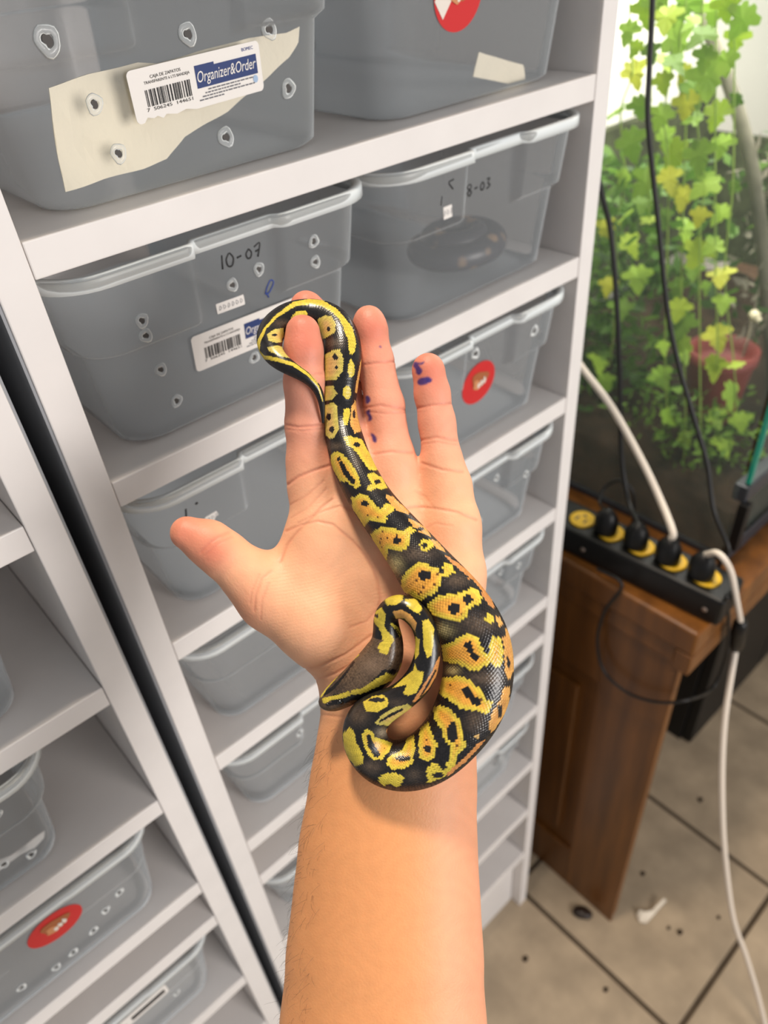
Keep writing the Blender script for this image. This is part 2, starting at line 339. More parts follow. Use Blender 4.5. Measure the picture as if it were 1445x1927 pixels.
def brand_label(t, x0, z0, ang, torn=False):
    w, h = 0.0765, 0.0235; y = front_y(0, z0 + h / 2) - 0.0010
    e = bpy.data.objects.new('product_label', None)
    outl = rrect(0, w, 0, h, 0.0025)
    if torn: outl = rrect(0, w, 0, h, 0.0025)[:18] + [(0.004, 0.0002), (0.006, 0.0022), (0.0095, 0.0012), (0.0115, 0.0018), (0.0145, 0.0002), (0.0165, 0.0016), (0.0225, 0.0004), (0.028, 0.0014), (0.034, 0.0)] + rrect(0, w, 0, h, 0.0025)[19:]
    lab = prism_xz('product_label', outl, 0, -0.0003, MT['paper'], t); lab.location = (x0, y, z0); lab.rotation_euler = (math.atan(0.012 / 0.11), -ang, 0)
    lab['label'] = 'white paper product label with navy band'
    Y = -0.0004
    box('navy_band', (0.0365, Y - 0.0001, 0.0088), (0.0738, Y, 0.0178), MT['navy'], lab, 0)
    box('navy_tab', (0.0365, Y - 0.0001, 0.0178), (0.0480, Y, 0.0190), MT['navy'], lab, 0)
    text_on('brand_lettering', 'Organizer&Order', 0.0372, Y - 0.0003, 0.0098, 0.0358, MT['paper'], lab, 0.25, 0.0066)
    text_on('print_line', 'CAJA DE ZAPATOS', 0.0118, Y - 0.0002, 0.0180, 0.0170, MT['ink'], lab)
    text_on('print_line', 'TRANSPARENTE 6 LTS BANDEJA', 0.0080, Y - 0.0002, 0.0160, 0.0255, MT['ink'], lab)
    r2 = random.Random(3); x = 0.0075
    bars = []
    while x < 0.0325:
        wb = r2.choice([0.0003, 0.0003, 0.0005, 0.0008]); bars.append((x, wb)); x += wb + r2.choice([0.0003, 0.0004, 0.0006, 0.0009])
    V = []; Fc = []
    for x, wb in bars:
        o = len(V); V += [(x, Y - 0.0002, 0.0066), (x + wb, Y - 0.0002, 0.0066), (x + wb, Y - 0.0002, 0.0140), (x, Y - 0.0002, 0.0140)]; Fc.append((o, o + 1, o + 2, o + 3))
    put('barcode', mesh_from('barcode', V, Fc), MT['ink'], lab)
    text_on('print_line', '7  506245  144651', 0.0066, Y - 0.0002, 0.0046, 0.0262, MT['ink'], lab, 0, 0.0015)
    V = []; Fc = []; r4 = random.Random(5)                       # print too small to read: broken grey lines
    for k in range(4):
        x = 0.0425 - 0.002 * k; xe = x + (0.026, 0.021, 0.032, 0.014)[k]
        while x < xe:
            wd = r4.uniform(0.0008, 0.0026); o = len(V); z = 0.0073 - 0.0014 * k
            V += [(x, Y - 0.0002, z), (x + wd, Y - 0.0002, z), (x + wd, Y - 0.0002, z + 0.0006), (x, Y - 0.0002, z + 0.0006)]; Fc.append((o, o + 1, o + 2, o + 3)); x += wd + 0.0005
    put('fine_print', mesh_from('fine_print', V, Fc), MT['grey_ink'], lab)
    prism_xz('print_mark', circle2(0.0718, 0.0065, 0.0015, 0.0018), Y, Y - 0.0002, MT['light_blue'], lab)
    text_on('print_mark', 'BOMEC', 0.0655, Y - 0.0002, 0.0202, 0.007, MT['blue_ink'], lab)
    return lab
def round_sticker(t, x, z, r, rz=None, band=False, label='round red sticker'):
    y = front_y(x, z) - 0.0008; rz = rz or r
    s = prism_xz('round_sticker', circle2(0, 0, r, rz, 40), 0, -0.0003, MT['red'], t); s.location = (x, y, z); s.rotation_euler = (math.atan(0.012 / 0.11), 0, 0); s['label'] = label
    Y = -0.0004
    def blob(nm, cx, cz, a, b, m, k=0.25, ph=0, yy=Y): prism_xz(nm, [(cx * r + a * r * math.cos(t_) * (1 + k * math.sin(3 * t_ + ph)), cz * r + b * r * math.sin(t_) * (1 + k * math.cos(2 * t_ + ph))) for t_ in [2 * math.pi * q / 20 for q in range(20)]], yy, yy - 0.0002, m, s)
    if band:
        prism_xz('sticker_print', [(-0.98 * r, -0.15 * r), (-0.62 * r, -0.62 * r), (0.25 * r, 0.55 * r), (-0.1 * r, 0.95 * r)], Y, Y - 0.0002, MT['sticker_white'], s)
    blob('sticker_print', 0.02, 0.15, 0.5, 0.42, MT['sticker_brown'], 0.2, 1.0, Y - 0.0002)
    blob('sticker_print', -0.12, -0.05, 0.26, 0.22, MT['sticker_tan'], 0.3, 2.0, Y - 0.0004)
    for q in range(3): blob('sticker_print', -0.02 + 0.17 * q, -0.12 + 0.07 * q, 0.075, 0.16, MT['sticker_white'], 0.2, q, Y - 0.0006)
    return s
def small_note(t, x, z, w, h, ang, marks=5, torn=False):
    y = front_y(x, z) - 0.0008
    o = rrect(0, w, 0, h, 0.0006, 2)
    if torn: o = [(0, 0), (w * 0.3, -0.0003), (w * 0.72, 0.0006), (w * 0.74, h * 0.3), (w, h * 0.35), (w * 0.93, h), (w * 0.3, h), (0.0005, h * 0.75)]
    n = prism_xz('name_note', o, 0, -0.0002, MT['paper'], t); n.location = (x, y, z); n.rotation_euler = (0, -ang, 0); n['label'] = 'small white paper note'
    r3 = random.Random(int(x * 1e5)); pol = []
    for k in range(marks):
        cx = w * (0.12 + 0.76 * k / max(1, marks - 1)) - 0.0006; cz = h * 0.3
        pol.append([(cx, cz), (cx + 0.0012 * r3.random(), cz + h * 0.4), (cx + 0.0016, cz + h * 0.2), (cx + 0.0004, cz)])
    stroke('note_writing', pol, -0.0003, 0.00016, MT['grey_ink'], n)
    return n
XLc, XRc = 0.1102, 0.3298
ZS = {0: Z0, 1: Z0 - 0.138, 2: Z0 - 0.277, 3: Z0 - 0.416, 4: Z0 - 0.553}
E3 = 0.0005
# top row
b = make_bin(XLc, ZS[0] + E3, 'clear tub with cream paper towel inside and white Organizer label, above the 10-07 tub', vents=[(-0.068, 0.073, 1.5), (0.003, 0.066, 1.25), (0.060, 0.033, 1.2), (0.016, 0.017, 1.25), (-0.052, 0.045, 1.1), (-0.046, 0.022, 1.1), (0.051, 0.062, 1.2)])
brand_label(b, -0.0335, 0.0325, 0.035, True)
b2 = make_bin(XRc, ZS[0] + E3, 'clear tub with red round sticker crossed by a white band', vents=[(0.05, 0.085), (-0.055, 0.09)], plain=True)
round_sticker(b2, -0.026, 0.064, 0.0215, 0.0215, True, 'red round sticker with a white diagonal band')
# second row
b = make_bin(XLc, ZS[1] + E3, 'clear tub marked 10-07 in black marker with white Organizer label', vents=[(-0.063, 0.081), (-0.063, 0.072), (-0.0015, 0.0795), (0.018, 0.083), (0.056, 0.090), (0.056, 0.077), (-0.057, 0.046), (-0.052, 0.022), (0.006, 0.028), (0.05, 0.03)])
brand_label(b, -0.0358, 0.0355, -0.01)
small_note(b, -0.0145, 0.0655, 0.0195, 0.0062, -0.02, 6)
def writing(t, x, z, s, seq, w=0.0006):
    pol = []
    G = {'1': [[(0.25, 1), (0.1, 0)]], '0': [[(0.35, 1), (0.05, 0.6), (0.1, 0.1), (0.45, 0.05), (0.65, 0.55), (0.4, 1.0)]], '-': [[(0.1, 0.45), (0.5, 0.5)]], 'o': [[(0.35, 0.8), (0.08, 0.5), (0.15, 0.15), (0.42, 0.15), (0.55, 0.5), (0.35, 0.8)]],
         '7': [[(0.0, 0.8), (0.55, 0.95), (0.2, 0.0)], [(0.05, 0.45), (0.45, 0.5)]], '8': [[(0.3, 0.5), (0.05, 0.75), (0.3, 1), (0.55, 0.75), (0.3, 0.5), (0.05, 0.25), (0.3, 0), (0.55, 0.25), (0.3, 0.5)]], '3': [[(0.05, 0.9), (0.45, 0.9), (0.2, 0.55), (0.5, 0.3), (0.05, 0.05)]], '<': [[(0.6, 0.9), (0.0, 0.75), (0.5, 0.1)]], '/': [[(0.3, 1), (0.1, 0.0)]], '.': [[(0.1, 0.3), (0.35, 0.5), (0.4, 0.3)]]}
    for ch in seq:
        if ch in G: pol += [[(x + a * s, z + b_ * s) for a, b_ in p] for p in G[ch]]
        x += s * (0.85 if ch != '1' else 0.5)
    stroke('marker_writing', pol, front_y(x, z) - 0.0006, w, MT['ink'], t)
writing(b, -0.0068, 0.0905, 0.0078, '10-o7', 0.00055)
stroke('pen_mark', [[(0.0225, 0.0705), (0.0205, 0.0665), (0.0235, 0.0668), (0.0275, 0.0715), (0.0255, 0.0735), (0.0225, 0.0705)], [(0.0215, 0.0668), (0.0222, 0.0635)]], front_y(0.022, 0.07) - 0.0005, 0.0005, MT['blue_ink'], b)
b = make_bin(XRc, ZS[1] + E3, 'clear tub marked 8-03 with a dark snake coiled inside', vents=[], y=0.008)
writing(b, -0.021, 0.080, 0.0080, '8-o3', 0.0006); writing(b, -0.046, 0.0905, 0.008, '<', 0.0006); writing(b, -0.054, 0.083, 0.006, '/', 0.0004)
small_note(b, -0.0505, 0.0725, 0.0085, 0.0085, 0.02, 3)
# third row
b = make_bin(XLc, ZS[2] + E3, 'clear tub with a torn white note, on the shelf under the 10-07 tub', vents=[(0.05, 0.085), (0.05, 0.035)])
small_note(b, -0.062, 0.0735, 0.0125, 0.0062, 0.02, 4, True); writing(b, -0.073, 0.086, 0.008, '/', 0.0007); writing(b, -0.064, 0.0925, 0.004, '.', 0.0008)
b = make_bin(XRc, ZS[2] + E3, 'clear tub with red round sticker behind the little finger', vents=[(-0.012, 0.092, 1.3), (0.058, 0.088, 1.3)])
round_sticker(b, -0.0045, 0.0605, 0.0205, 0.0205, False, 'red round sticker with a brown emblem')
# fourth and fifth rows
make_bin(XLc, ZS[3] + E3, 'clear tub behind the heel of the thumb', vents=[(0.03, 0.05), (0.05, 0.08)])
make_bin(XRc, ZS[3] + E3, 'clear tub behind the edge of the palm, beside the power strip', vents=[(0.02, 0.085), (0.06, 0.07), (0.0, 0.04)])
make_bin(XLc, ZS[4] + E3, 'clear tub left of the wrist, on the last shelf of the upper module', vents=[(0.01, 0.085), (-0.03, 0.085), (0.04, 0.05)])
make_bin(XRc, ZS[4] + E3, 'clear tub beside the snake\'s widest bend, beside the wooden stand', vents=[(0.055, 0.085), (0.03, 0.09), (-0.02, 0.05)])
for k, (xc, zz, lb) in enumerate([(XLc, LO[1], 'clear tub on the second shelf of the lower module, behind the forearm'), (XRc, LO[1], 'clear tub on the second shelf of the lower module, nearest the wooden stand'), (XRc, LO[2], 'clear tub on the third shelf of the lower module, nearest the wooden stand'), (XLc, LO[3], 'clear tub on the fourth shelf of the lower module, behind the forearm')]):
    make_bin(xc, zz + E3, lb, vents=[(0.04, 0.08), (-0.04, 0.045)])
# rack left of the gap
make_bin(-0.181, ZS[2] + E3, 'clear tub on the left rack, on the uppermost shelf in view', vents=[(0.05, 0.08)], y=0.012)
b = make_bin(-0.206, ZS[3] + E3, 'clear tub with crumpled white lining on the left rack', vents=[(0.065, 0.09), (0.05, 0.03), (0.066, 0.02)], y=0.006)
b = make_bin(-0.167, ZS[4] + E3, 'clear tub with red round sticker on the left rack', vents=[(0.045, 0.045), (0.03, 0.03), (0.06, 0.055), (-0.005, 0.02), (0.01, 0.022), (-0.03, 0.03)], y=0.004, plain=True)
round_sticker(b, 0.0125, 0.076, 0.021, 0.0195, False, 'red round sticker with a brown emblem')
b = make_bin(-0.1625, LO[1] + E3, 'clear tub with a white label strip near the foot of the left rack', vents=[(0.05, 0.05)], plain=True)
lab = prism_xz('label_strip', rrect(0, 0.078, 0, 0.0165, 0.002), 0, -0.0003, MT['paper'], b); lab.location = (-0.032, front_y(0, 0.085) - 0.001, 0.072)
box('navy_band', (0.040, -0.0006, 0.0045), (0.075, -0.0003, 0.0105), MT['ink'], lab, 0); text_on('print_line', 'BOMEC', 0.026, -0.0006, 0.006, 0.009, MT['grey_ink'], lab)

# paper towel pressed to the front of the top tub
def sheet(name, outline_px, ydist, m, label, cat):
    pts = [on_y(px, py, ydist) for px, py in outline_px]
    bm = bmesh.new(); vsx = [bm.verts.new(p) for p in pts]; f = bm.faces.new(vsx)
    bmesh.ops.triangulate(bm, faces=[f]); bmesh.ops.subdivide_edges(bm, edges=bm.edges[:], cuts=4, use_grid_fill=True)
    for v in bm.verts: v.co.y += 0.0012 * math.sin(v.co.x * 180) * math.cos(v.co.z * 150) + 0.0012
    ret = bmesh.ops.extrude_face_region(bm, geom=bm.faces[:]); bmesh.ops.translate(bm, vec=(0, 0.0008, 0), verts=[g for g in ret['geom'] if isinstance(g, bmesh.types.BMVert)])
    bmesh.ops.recalc_face_normals(bm, faces=bm.faces[:])
    me = bpy.data.meshes.new(name); bm.to_mesh(me); bm.free(); return tag(put(name, me, m), label, cat)
sheet('paper_towel', [(92, 166), (170, 140), (262, 118), (300, 120), (372, 98), (470, 72), (540, 62), (566, 50), (562, 80), (545, 108), (512, 140), (470, 178), (430, 210), (392, 232), (350, 258), (318, 300), (270, 318), (200, 338), (125, 362), (112, 300), (102, 235)], 0.0245, MT['towel'], 'cream paper towel folded inside the top clear tub', 'paper towel')
sheet('paper_lining', [(902, 98), (985, 122), (990, 150), (960, 158), (895, 145)], 0.030, MT['towel'], 'corner of cream paper lining inside the tub with the banded red sticker', 'paper')
sheet('paper_lining', [(-40, 1640), (20, 1612), (60, 1585), (78, 1572), (86, 1566), (84, 1578), (66, 1597), (40, 1612), (0, 1640), (-40, 1660)], 0.022, MT['paper'], 'crumpled white paper lining inside a left rack tub', 'paper')

# the snake asleep in the 8-03 tub
def coiled_snake():
    c = np.array([XRc + 0.029, 0.066, ZS[1] + 0.003]); pts = []; rad = []
    for k in range(150):
        t = k / 149; a = t * 4.6 * math.pi; R_ = 0.043 * (1 - 0.72 * t); z = 0.013 + 0.016 * t
        pts.append(c + np.array([R_ * math.cos(a), 0.85 * R_ * math.sin(a), z])); rad.append(0.003 + 0.0085 * math.sin(math.pi * min(1, 0.12 + t * 0.8)))
    m = mat('coiled_snake_skin', (60, 58, 66), 0.4); nt = m.node_tree; bb = nt.nodes['Principled BSDF']
    tc = nt.nodes.new('ShaderNodeTexCoord'); n = nt.nodes.new('ShaderNodeTexVoronoi'); n.inputs['Scale'].default_value = 55
    r = nt.nodes.new('ShaderNodeValToRGB'); r.color_ramp.elements[0].color = (*lin((150, 118, 84)), 1); r.color_ramp.elements[1].color = (*lin((40, 38, 46)), 1); r.color_ramp.elements[0].position = 0.16; r.color_ramp.elements[1].position = 0.34
    nt.links.new(tc.outputs['Object'], n.inputs['Vector']); nt.links.new(n.outputs['Distance'], r.inputs['Fac']); nt.links.new(r.outputs['Color'], bb.inputs['Base Color'])
    tag(tube('coiled_snake', pts, rad, m, None, 14), 'dark blotched snake coiled inside the 8-03 tub', 'snake')
coiled_snake()

# ------------------------------------------------------------------ wooden stand
TT = FLOOR - 0.58; TB = FLOOR - 0.65
t = thing('wooden_stand', 'varnished brown wooden stand carrying the terrarium and power strip', 'stand', (0.5386, 0.1, 0))
def sb(n, a, b, m=MT['wood'], bv=0.002, par=None): return put(n, box_mesh(n, (a[0] - 0.5386, a[1] - 0.1, a[2]), (b[0] - 0.5386, b[1] - 0.1, b[2]), bv), m, par or t)
sb('table_top', (0.530, -0.150, TB + 0.03), (1.75, 0.37, TT), bv=0.004)
sb('front_rail', (0.530, -0.150, TB - 0.004), (1.75, -0.128, TB + 0.0295))
sb('end_rail', (0.534, -0.1275, TB), (0.556, 0.37, TB + 0.0295))
sp = sb('side_panel', (0.545, -0.132, 0.0), (0.563, 0.365, TB - 0.0005))
sb('panel_stile', (0.5386, -0.1353, 0.0), (0.5449, -0.03, TB - 0.0005), par=t, bv=0.001)
sb('panel_stile', (0.5386, 0.27, 0.0), (0.5449, 0.365, TB - 0.0005), bv=0.001)
sb('panel_rail', (0.5386, -0.0298, 0.0), (0.5449, 0.2698, 0.12), bv=0.001)
sb('panel_rail', (0.5386, -0.0298, TB - 0.13), (0.5449, 0.2698, TB - 0.0005), bv=0.001)
sb('raised_panel', (0.5400, 0.0, 0.16), (0.5449, 0.24, TB - 0.17), bv=0.004)
sb('side_panel', (1.70, -0.132, 0.0), (1.718, 0.365, TB - 0.0005))
sb('back_board', (0.5635, 0.35, 0.25), (1.6995, 0.365, TB - 0.0005))
t2 = thing('black_cabinet', 'black laminate cabinet standing on the floor under the wooden stand', 'cabinet', (0.98, 0.2, 0))
def cb(n, a, b, bv=0.002): return put(n, box_mesh(n, (a[0] - 0.98, a[1] - 0.2, a[2]), (b[0] - 0.98, b[1] - 0.2, b[2]), bv), MT['blackwood'], t2)
cb('cabinet_body', (0.975, -0.015, 0.0), (1.60, 0.34, 0.66)); cb('cabinet_door', (0.980, -0.037, 0.004), (1.285, -0.0155, 0.655)); cb('cabinet_door', (1.290, -0.037, 0.004), (1.598, -0.0155, 0.655))
for xx in (1.262, 1.305): cb('door_knob', (xx, -0.052, 0.40), (xx + 0.012, -0.0372, 0.412), 0.003)

# ------------------------------------------------------------------ terrarium
TX0, TX1, TY0, TY1 = 0.662, 1.30, -0.106, 0.36; TZ0 = TT; TZ1 = TT + 0.72; G = 0.005
t = thing('terrarium', 'tall glass terrarium of green plants on the wooden stand', 'terrarium', ((TX0 + TX1) / 2, (TY0 + TY1) / 2, TZ0))
def tb(n, a, b, m, bv=0.0006, par=None):
    o = ((TX0 + TX1) / 2, (TY0 + TY1) / 2, TZ0); return put(n, box_mesh(n, [a[i] - o[i] for i in range(3)], [b[i] - o[i] for i in range(3)], bv), m, par or t)
tb('base_plate', (TX0, TY0, TZ0), (TX1, TY1, TZ0 + 0.008), MT['trim'])
tb('base_trim', (TX0 - 0.003, TY0 - 0.004, TZ0 + 0.0005), (TX1, TY0 - 0.0002, TZ0 + 0.026), MT['trim'], 0.002)
tb('glass_pane', (TX0, TY0 + G, TZ0 + 0.008), (TX0 + G, TY1, TZ1), MT['glass'])
tb('glass_pane', (TX1 - G, TY0 + G, TZ0 + 0.008), (TX1, TY1, TZ1), MT['glass'])
tb('glass_pane', (TX0 + G, TY1 - G, TZ0 + 0.008), (TX1 - G, TY1, TZ1), MT['glass'])
tb('glass_pane', (TX0, TY0, TZ0 + 0.0265), (TX1, TY0 + G, TZ0 + 0.098), MT['glass'])
tb('door_track', (TX0 + 0.002, TY0 - 0.006, TZ0 + 0.0985), (TX1, TY0 + 0.012, TZ0 + 0.122), MT['trim'], 0.002)
tb('corner_post', (TX0 - 0.001, TY0 - 0.012, TZ0 + 0.0265), (TX0 + 0.012, TY0 - 0.0003, TZ0 + 0.0983), MT['blackwood'], 0.001)
d1 = tb('sliding_door', (TX0 + 0.014, TY0 - 0.003, TZ0 + 0.123), (TX0 + 0.34, TY0 + 0.0015, TZ1 - 0.04), MT['glass'])
tb('glass_edge', (TX0 + 0.0075, TY0 - 0.0035, TZ0 + 0.123), (TX0 + 0.0138, TY0 + 0.002, TZ1 - 0.04), MT['glass_edge'])
d1 = tb('sliding_door', (TX0 + 0.30, TY0 + 0.0045, TZ0 + 0.123), (TX1 - 0.01, TY0 + 0.009, TZ1 - 0.04), MT['glass'])
tb('background_panel', (TX0 + 0.012, TY1 - 0.022, TZ0 + 0.13), (TX1 - 0.012, TY1 - 0.0055, TZ0 + 0.40), MT['backing'])
tb('background_panel', (TX1 - 0.022, TY0 + 0.02, TZ0 + 0.13), (TX1 - 0.0055, TY1 - 0.024, TZ0 + 0.34), MT['backing'])
tb('top_trim', (TX0 - 0.003, TY0 - 0.004, TZ1 + 0.0005), (TX1 + 0.003, TY1 + 0.003, TZ1 + 0.03), MT['trim'], 0.002)
lt = tb('lamp_tube', (TX0 + 0.06, 0.06, TZ1 - 0.022), (TX1 - 0.06, 0.12, TZ1 - 0.006), mat('lamp_diffuser', (250, 252, 255), 0.5, emit=2.0), 0.004)
l = bpy.data.lights.new('terrarium_lamp', 'AREA'); l.shape = 'RECTANGLE'; l.size = 0.5; l.size_y = 0.30; l.energy = 9.5; l.color = (1.0, 0.97, 0.88)
lo = bpy.data.objects.new('terrarium_lamp', l); COL.objects.link(lo); lo.location = (0.98, 0.12, TZ1 - 0.03)
# soil heap
def soil():
    nx, ny = 60, 40; V = []; Fc = []
    for i in range(nx + 1):
        for j in range(ny + 1):
            x = TX0 + G + 0.001 + (TX1 - TX0 - 2 * G - 0.002) * i / nx; y = TY0 + G + 0.001 + (TY1 - TY0 - 2 * G - 0.002) * j / ny
            V.append((x, y, TZ0 + 0.070 + 0.03 * (j / ny) + 0.012 * math.sin(x * 31 + 2 * math.sin(y * 17)) * math.cos(y * 27) + random.uniform(-0.003, 0.003)))
    for i in range(nx):
        for j in range(ny): a = i * (ny + 1) + j; Fc.append((a, a + ny + 1, a + ny + 2, a + 1))
    n0 = len(V); ring = [i * (ny + 1) for i in range(nx + 1)] + [nx * (ny + 1) + j for j in range(1, ny + 1)] + [i * (ny + 1) + ny for i in range(nx - 1, -1, -1)] + [j for j in range(ny - 1, 0, -1)]
    for r_ in ring: V.append((V[r_][0], V[r_][1], TZ0 + 0.0085))
    k = len(ring)
    for q in range(k): Fc.append((ring[q], n0 + q, n0 + (q + 1) % k, ring[(q + 1) % k]))
    Fc.append(tuple(n0 + q for q in range(k)))
    tag(put('soil', mesh_from('soil', V, Fc, True), MT['soil']), 'dark brown soil bed inside the terrarium', 'soil', kind='stuff')
soil()
# ivy leaves
def ivy_mesh(seed):
    r_ = random.Random(seed)
    half = [(0.0, -0.36), (0.10, -0.50), (0.26, -0.44), (0.30, -0.30), (0.52, -0.26), (0.56, -0.06), (0.40, 0.02), (0.26, 0.06), (0.34, 0.22), (0.22, 0.30), (0.16, 0.46), (0.0, 0.66)]
    V = [(0, 0, 0.05)]; pts = [(x * (1 + r_.uniform(-.12, .12)), y) for x, y in half] + [(-x * (1 + r_.uniform(-.12, .12)), y) for x, y in half[-2:0:-1]]
    V += [(x, y, 0.22 * abs(x) - 0.18 * y * y - 0.25 * x * x + r_.uniform(-.03, .03)) for x, y in pts]
    n = len(pts); F1 = [(0, 1 + k, 1 + (k + 1) % n) for k in range(n)]
    top = [(x, y, z + 0.018) for x, y, z in V]; m_ = len(V)
    return mesh_from('ivy_leaf', V + top, [f[::-1] for f in F1] + [tuple(i + m_ for i in f) for f in F1] + [(1 + k, 1 + (k + 1) % n, 1 + (k + 1) % n + m_, 1 + k + m_) for k in range(n)], False)
LEAFM = [[ivy_mesh(s) for s in range(3)] for g in GREENS]
for gi, g in enumerate(GREENS):
    for me in LEAFM[gi]: me.materials.append(g)
def z3(pts): return [(1000 + x / 2.753, y / 2.753, s / 2.753) for x, y, s in pts]
def z4(pts): return [(940 + x / 2.604, 660 + y / 2.604, s / 2.604) for x, y, s in pts]
leaves = z3([(505, 165, 95), (600, 50, 130), (530, 380, 150), (540, 250, 70), (750, 225, 165), (700, 95, 150), (880, 190, 130), (830, 120, 110), (690, 330, 110), (680, 425, 120), (790, 380, 110), (910, 400, 150), (850, 475, 140), (560, 550, 110), (670, 600, 140), (800, 540, 120), (520, 745, 150), (690, 715, 110), (745, 800, 150), (870, 805, 150), (990, 750, 130), (960, 590, 130), (1010, 320, 120), (1060, 200, 110), (1090, 100, 120), (1060, 520, 80), (430, 590, 100), (470, 930, 120), (590, 950, 150), (710, 930, 110), (900, 960, 140), (780, 1020, 110), (1050, 970, 70), (980, 1110, 110), (870, 1120, 100), (790, 1190, 120), (690, 1120, 100), (600, 1140, 100), (510, 1270, 140), (860, 1310, 150), (940, 1275, 100), (840, 1400, 110), (550, 1440, 160), (980, 1430, 140), (760, 1490, 130), (900, 1490, 80), (990, 1570, 120), (760, 1600, 120), (790, 1680, 150), (780, 1780, 120), (960, 1745, 130), (680, 1800, 100), (950, 1880, 90), (1060, 1890, 90), (800, 30, 130), (950, 60, 130), (1010, 30, 110), (650, 10, 130), (900, 300, 110), (740, 330, 120), (620, 270, 90), (840, 620, 90), (640, 840, 90), (480, 1130, 100), (570, 1060, 110), (390, 1180, 110), (400, 1480, 110), (460, 1600, 110)])
leaves += z4([(790, 130, 120), (870, 190, 80), (1060, 90, 100), (1125, 220, 150), (1060, 330, 120), (1180, 345, 100), (820, 330, 100), (1090, 465, 120), (910, 430, 90), (780, 420, 90), (860, 680, 110), (980, 640, 80), (840, 560, 90), (900, 20, 90), (480, 60, 110), (520, 150, 90)])
strands = [(1185, 0.735), (1230, 0.715), (1258, 0.725), (1290, 0.735), (1322, 0.725), (1352, 0.74), (1375, 0.75)]
per = {k: [] for k in range(len(strands))}
for lf in leaves: per[min(range(len(strands)), key=lambda k: abs(strands[k][0] + (lf[1] * -0.02) - lf[0]))].append(lf)
names = ['beside the white rack', 'beside the straight black cable', 'crossed by the long black cable', 'with the longest trail', 'in the middle of the glass side', 'with yellowish leaf tips', 'nearest the sliding door']
for k, (sx, X) in enumerate(strands):
    L = sorted(per[k], key=lambda q: q[1])
    if not L: continue
    t = thing('ivy_vine', 'light green trailing ivy vine ' + names[k], 'plant', tuple(on_x(L[0][0], -60, X)), 'ivy vines hanging in the terrarium')
    O = np.array(t.location)
    top = on_x(sx + 5, -150, X); top[2] = min(top[2], TZ1 - 0.03)
    path = [top] + [on_x(q[0] * 0.6 + sx * 0.4, q[1], X) for q in L[::2]]
    if len(path) < 2: path.append(on_x(L[-1][0], L[-1][1] + 20, X))
    sp_ = spline(path, 6)
    tube('stem', sp_ - O, 0.0009, MT['stem'], t, 6)
    for (px, py, s) in L:
        X2 = X + random.uniform(-0.02, 0.025); X2 = max(TX0 + 0.025, X2); p = on_x(px, py, X2); d = np.linalg.norm(p - CP); sz = s * d / F * random.uniform(0.75, 1.05)
        gi = random.choices(range(5), [3, 2, 3, 1.5, 1.5])[0]
        o = put('ivy_leaf', random.choice(LEAFM[gi]), None, t); o.location = p - O; o.scale = (sz, sz, sz)
        view = Vector(CP - p).normalized(); ax = Vector((random.uniform(-.9, .9), random.uniform(-.9, .9), random.uniform(-.3, .7)))
        nrm = (view + ax).normalized(); up = Vector((random.uniform(-.5, .5), random.uniform(-.5, .5), -1)); y_ = (up - nrm * up.dot(nrm)).normalized(); x_ = y_.cross(nrm)
        o.rotation_euler = Matrix((x_, y_, nrm)).transposed().to_euler()
# background foliage: feathery fern mass, twigs and bark
def foliage(name, label, cx, cy, cz, rx, ry, rz, n, mats, size, cat='fern'):
    V = []; Fc = []; mi = []
    for k in range(n):
        p = np.array([random.gauss(0, 0.5), random.gauss(0, 0.5), random.uniform(-1, 1)]); p = np.array([cx, cy, cz]) + np.clip(p, -1, 1) * np.array([rx, ry, rz])
        p = np.clip(p, [TX0 + 0.02, TY0 + 0.02, TZ0 + 0.06], [TX1 - 0.04, TY1 - 0.04, TZ1 - 0.05])
        a = np.array([random.gauss(0, 1) for _ in range(3)]); a /= np.linalg.norm(a); b = np.cross(a, [random.gauss(0, 1) for _ in range(3)]); b /= np.linalg.norm(b)
        s = size * random.uniform(0.6, 1.3); o = len(V)
        V += [p - a * s, p + b * s * 0.38, p + a * s, p - b * s * 0.38]; Fc += [(o, o + 1, o + 2, o + 3)]; mi.append(random.randrange(len(mats)))
    me = mesh_from(name, V, Fc); [me.materials.append(m) for m in mats]; me.polygons.foreach_set('material_index', mi)
    return tag(put(name, me), label, cat, kind='stuff')
foliage('fern_mass', 'dark green fern foliage at the back of the terrarium', 0.82, 0.20, TZ0 + 0.25, 0.11, 0.14, 0.17, 1000, DARKG, 0.015)
foliage('moss_clump', 'low green moss and sprigs growing on the soil', 0.76, 0.0, TZ0 + 0.12, 0.07, 0.09, 0.035, 500, [DARKG[1], GREENS[4], MT['moss']], 0.007, 'moss')
foliage('dry_fern', 'grey dry fern twigs beside the sliding door', 0.95, 0.0, TZ0 + 0.33, 0.10, 0.08, 0.14, 900, [MT['twig'], DARKG[2], MT['bark']], 0.011, 'twigs')
tag(tube('branch', spline([(0.80, 0.22, TZ0 + 0.70), (0.84, 0.15, TZ0 + 0.58), (0.86, 0.06, TZ0 + 0.42), (0.90, 0.0, TZ0 + 0.2), (0.93, -0.02, TZ0 + 0.08)]), 0.008, MT['bark'], None, 12), 'grey bark branch leaning inside the terrarium', 'branch')
for k in range(7):
    p0 = np.array([0.90 + random.uniform(-.05, .1), random.uniform(-0.04, 0.06), TZ0 + 0.10]); p1 = p0 + np.array([random.uniform(-.08, .1), random.uniform(-.05, .05), random.uniform(0.15, 0.35)])
    tag(tube('twig', spline([p0, (p0 + p1) / 2 + np.array([random.uniform(-.04, .04), random.uniform(-.02, .02), 0]), p1]), 0.0014, MT['twig'], None, 6), 'thin grey twig standing in the terrarium soil', 'twig', 'grey twigs in the terrarium')
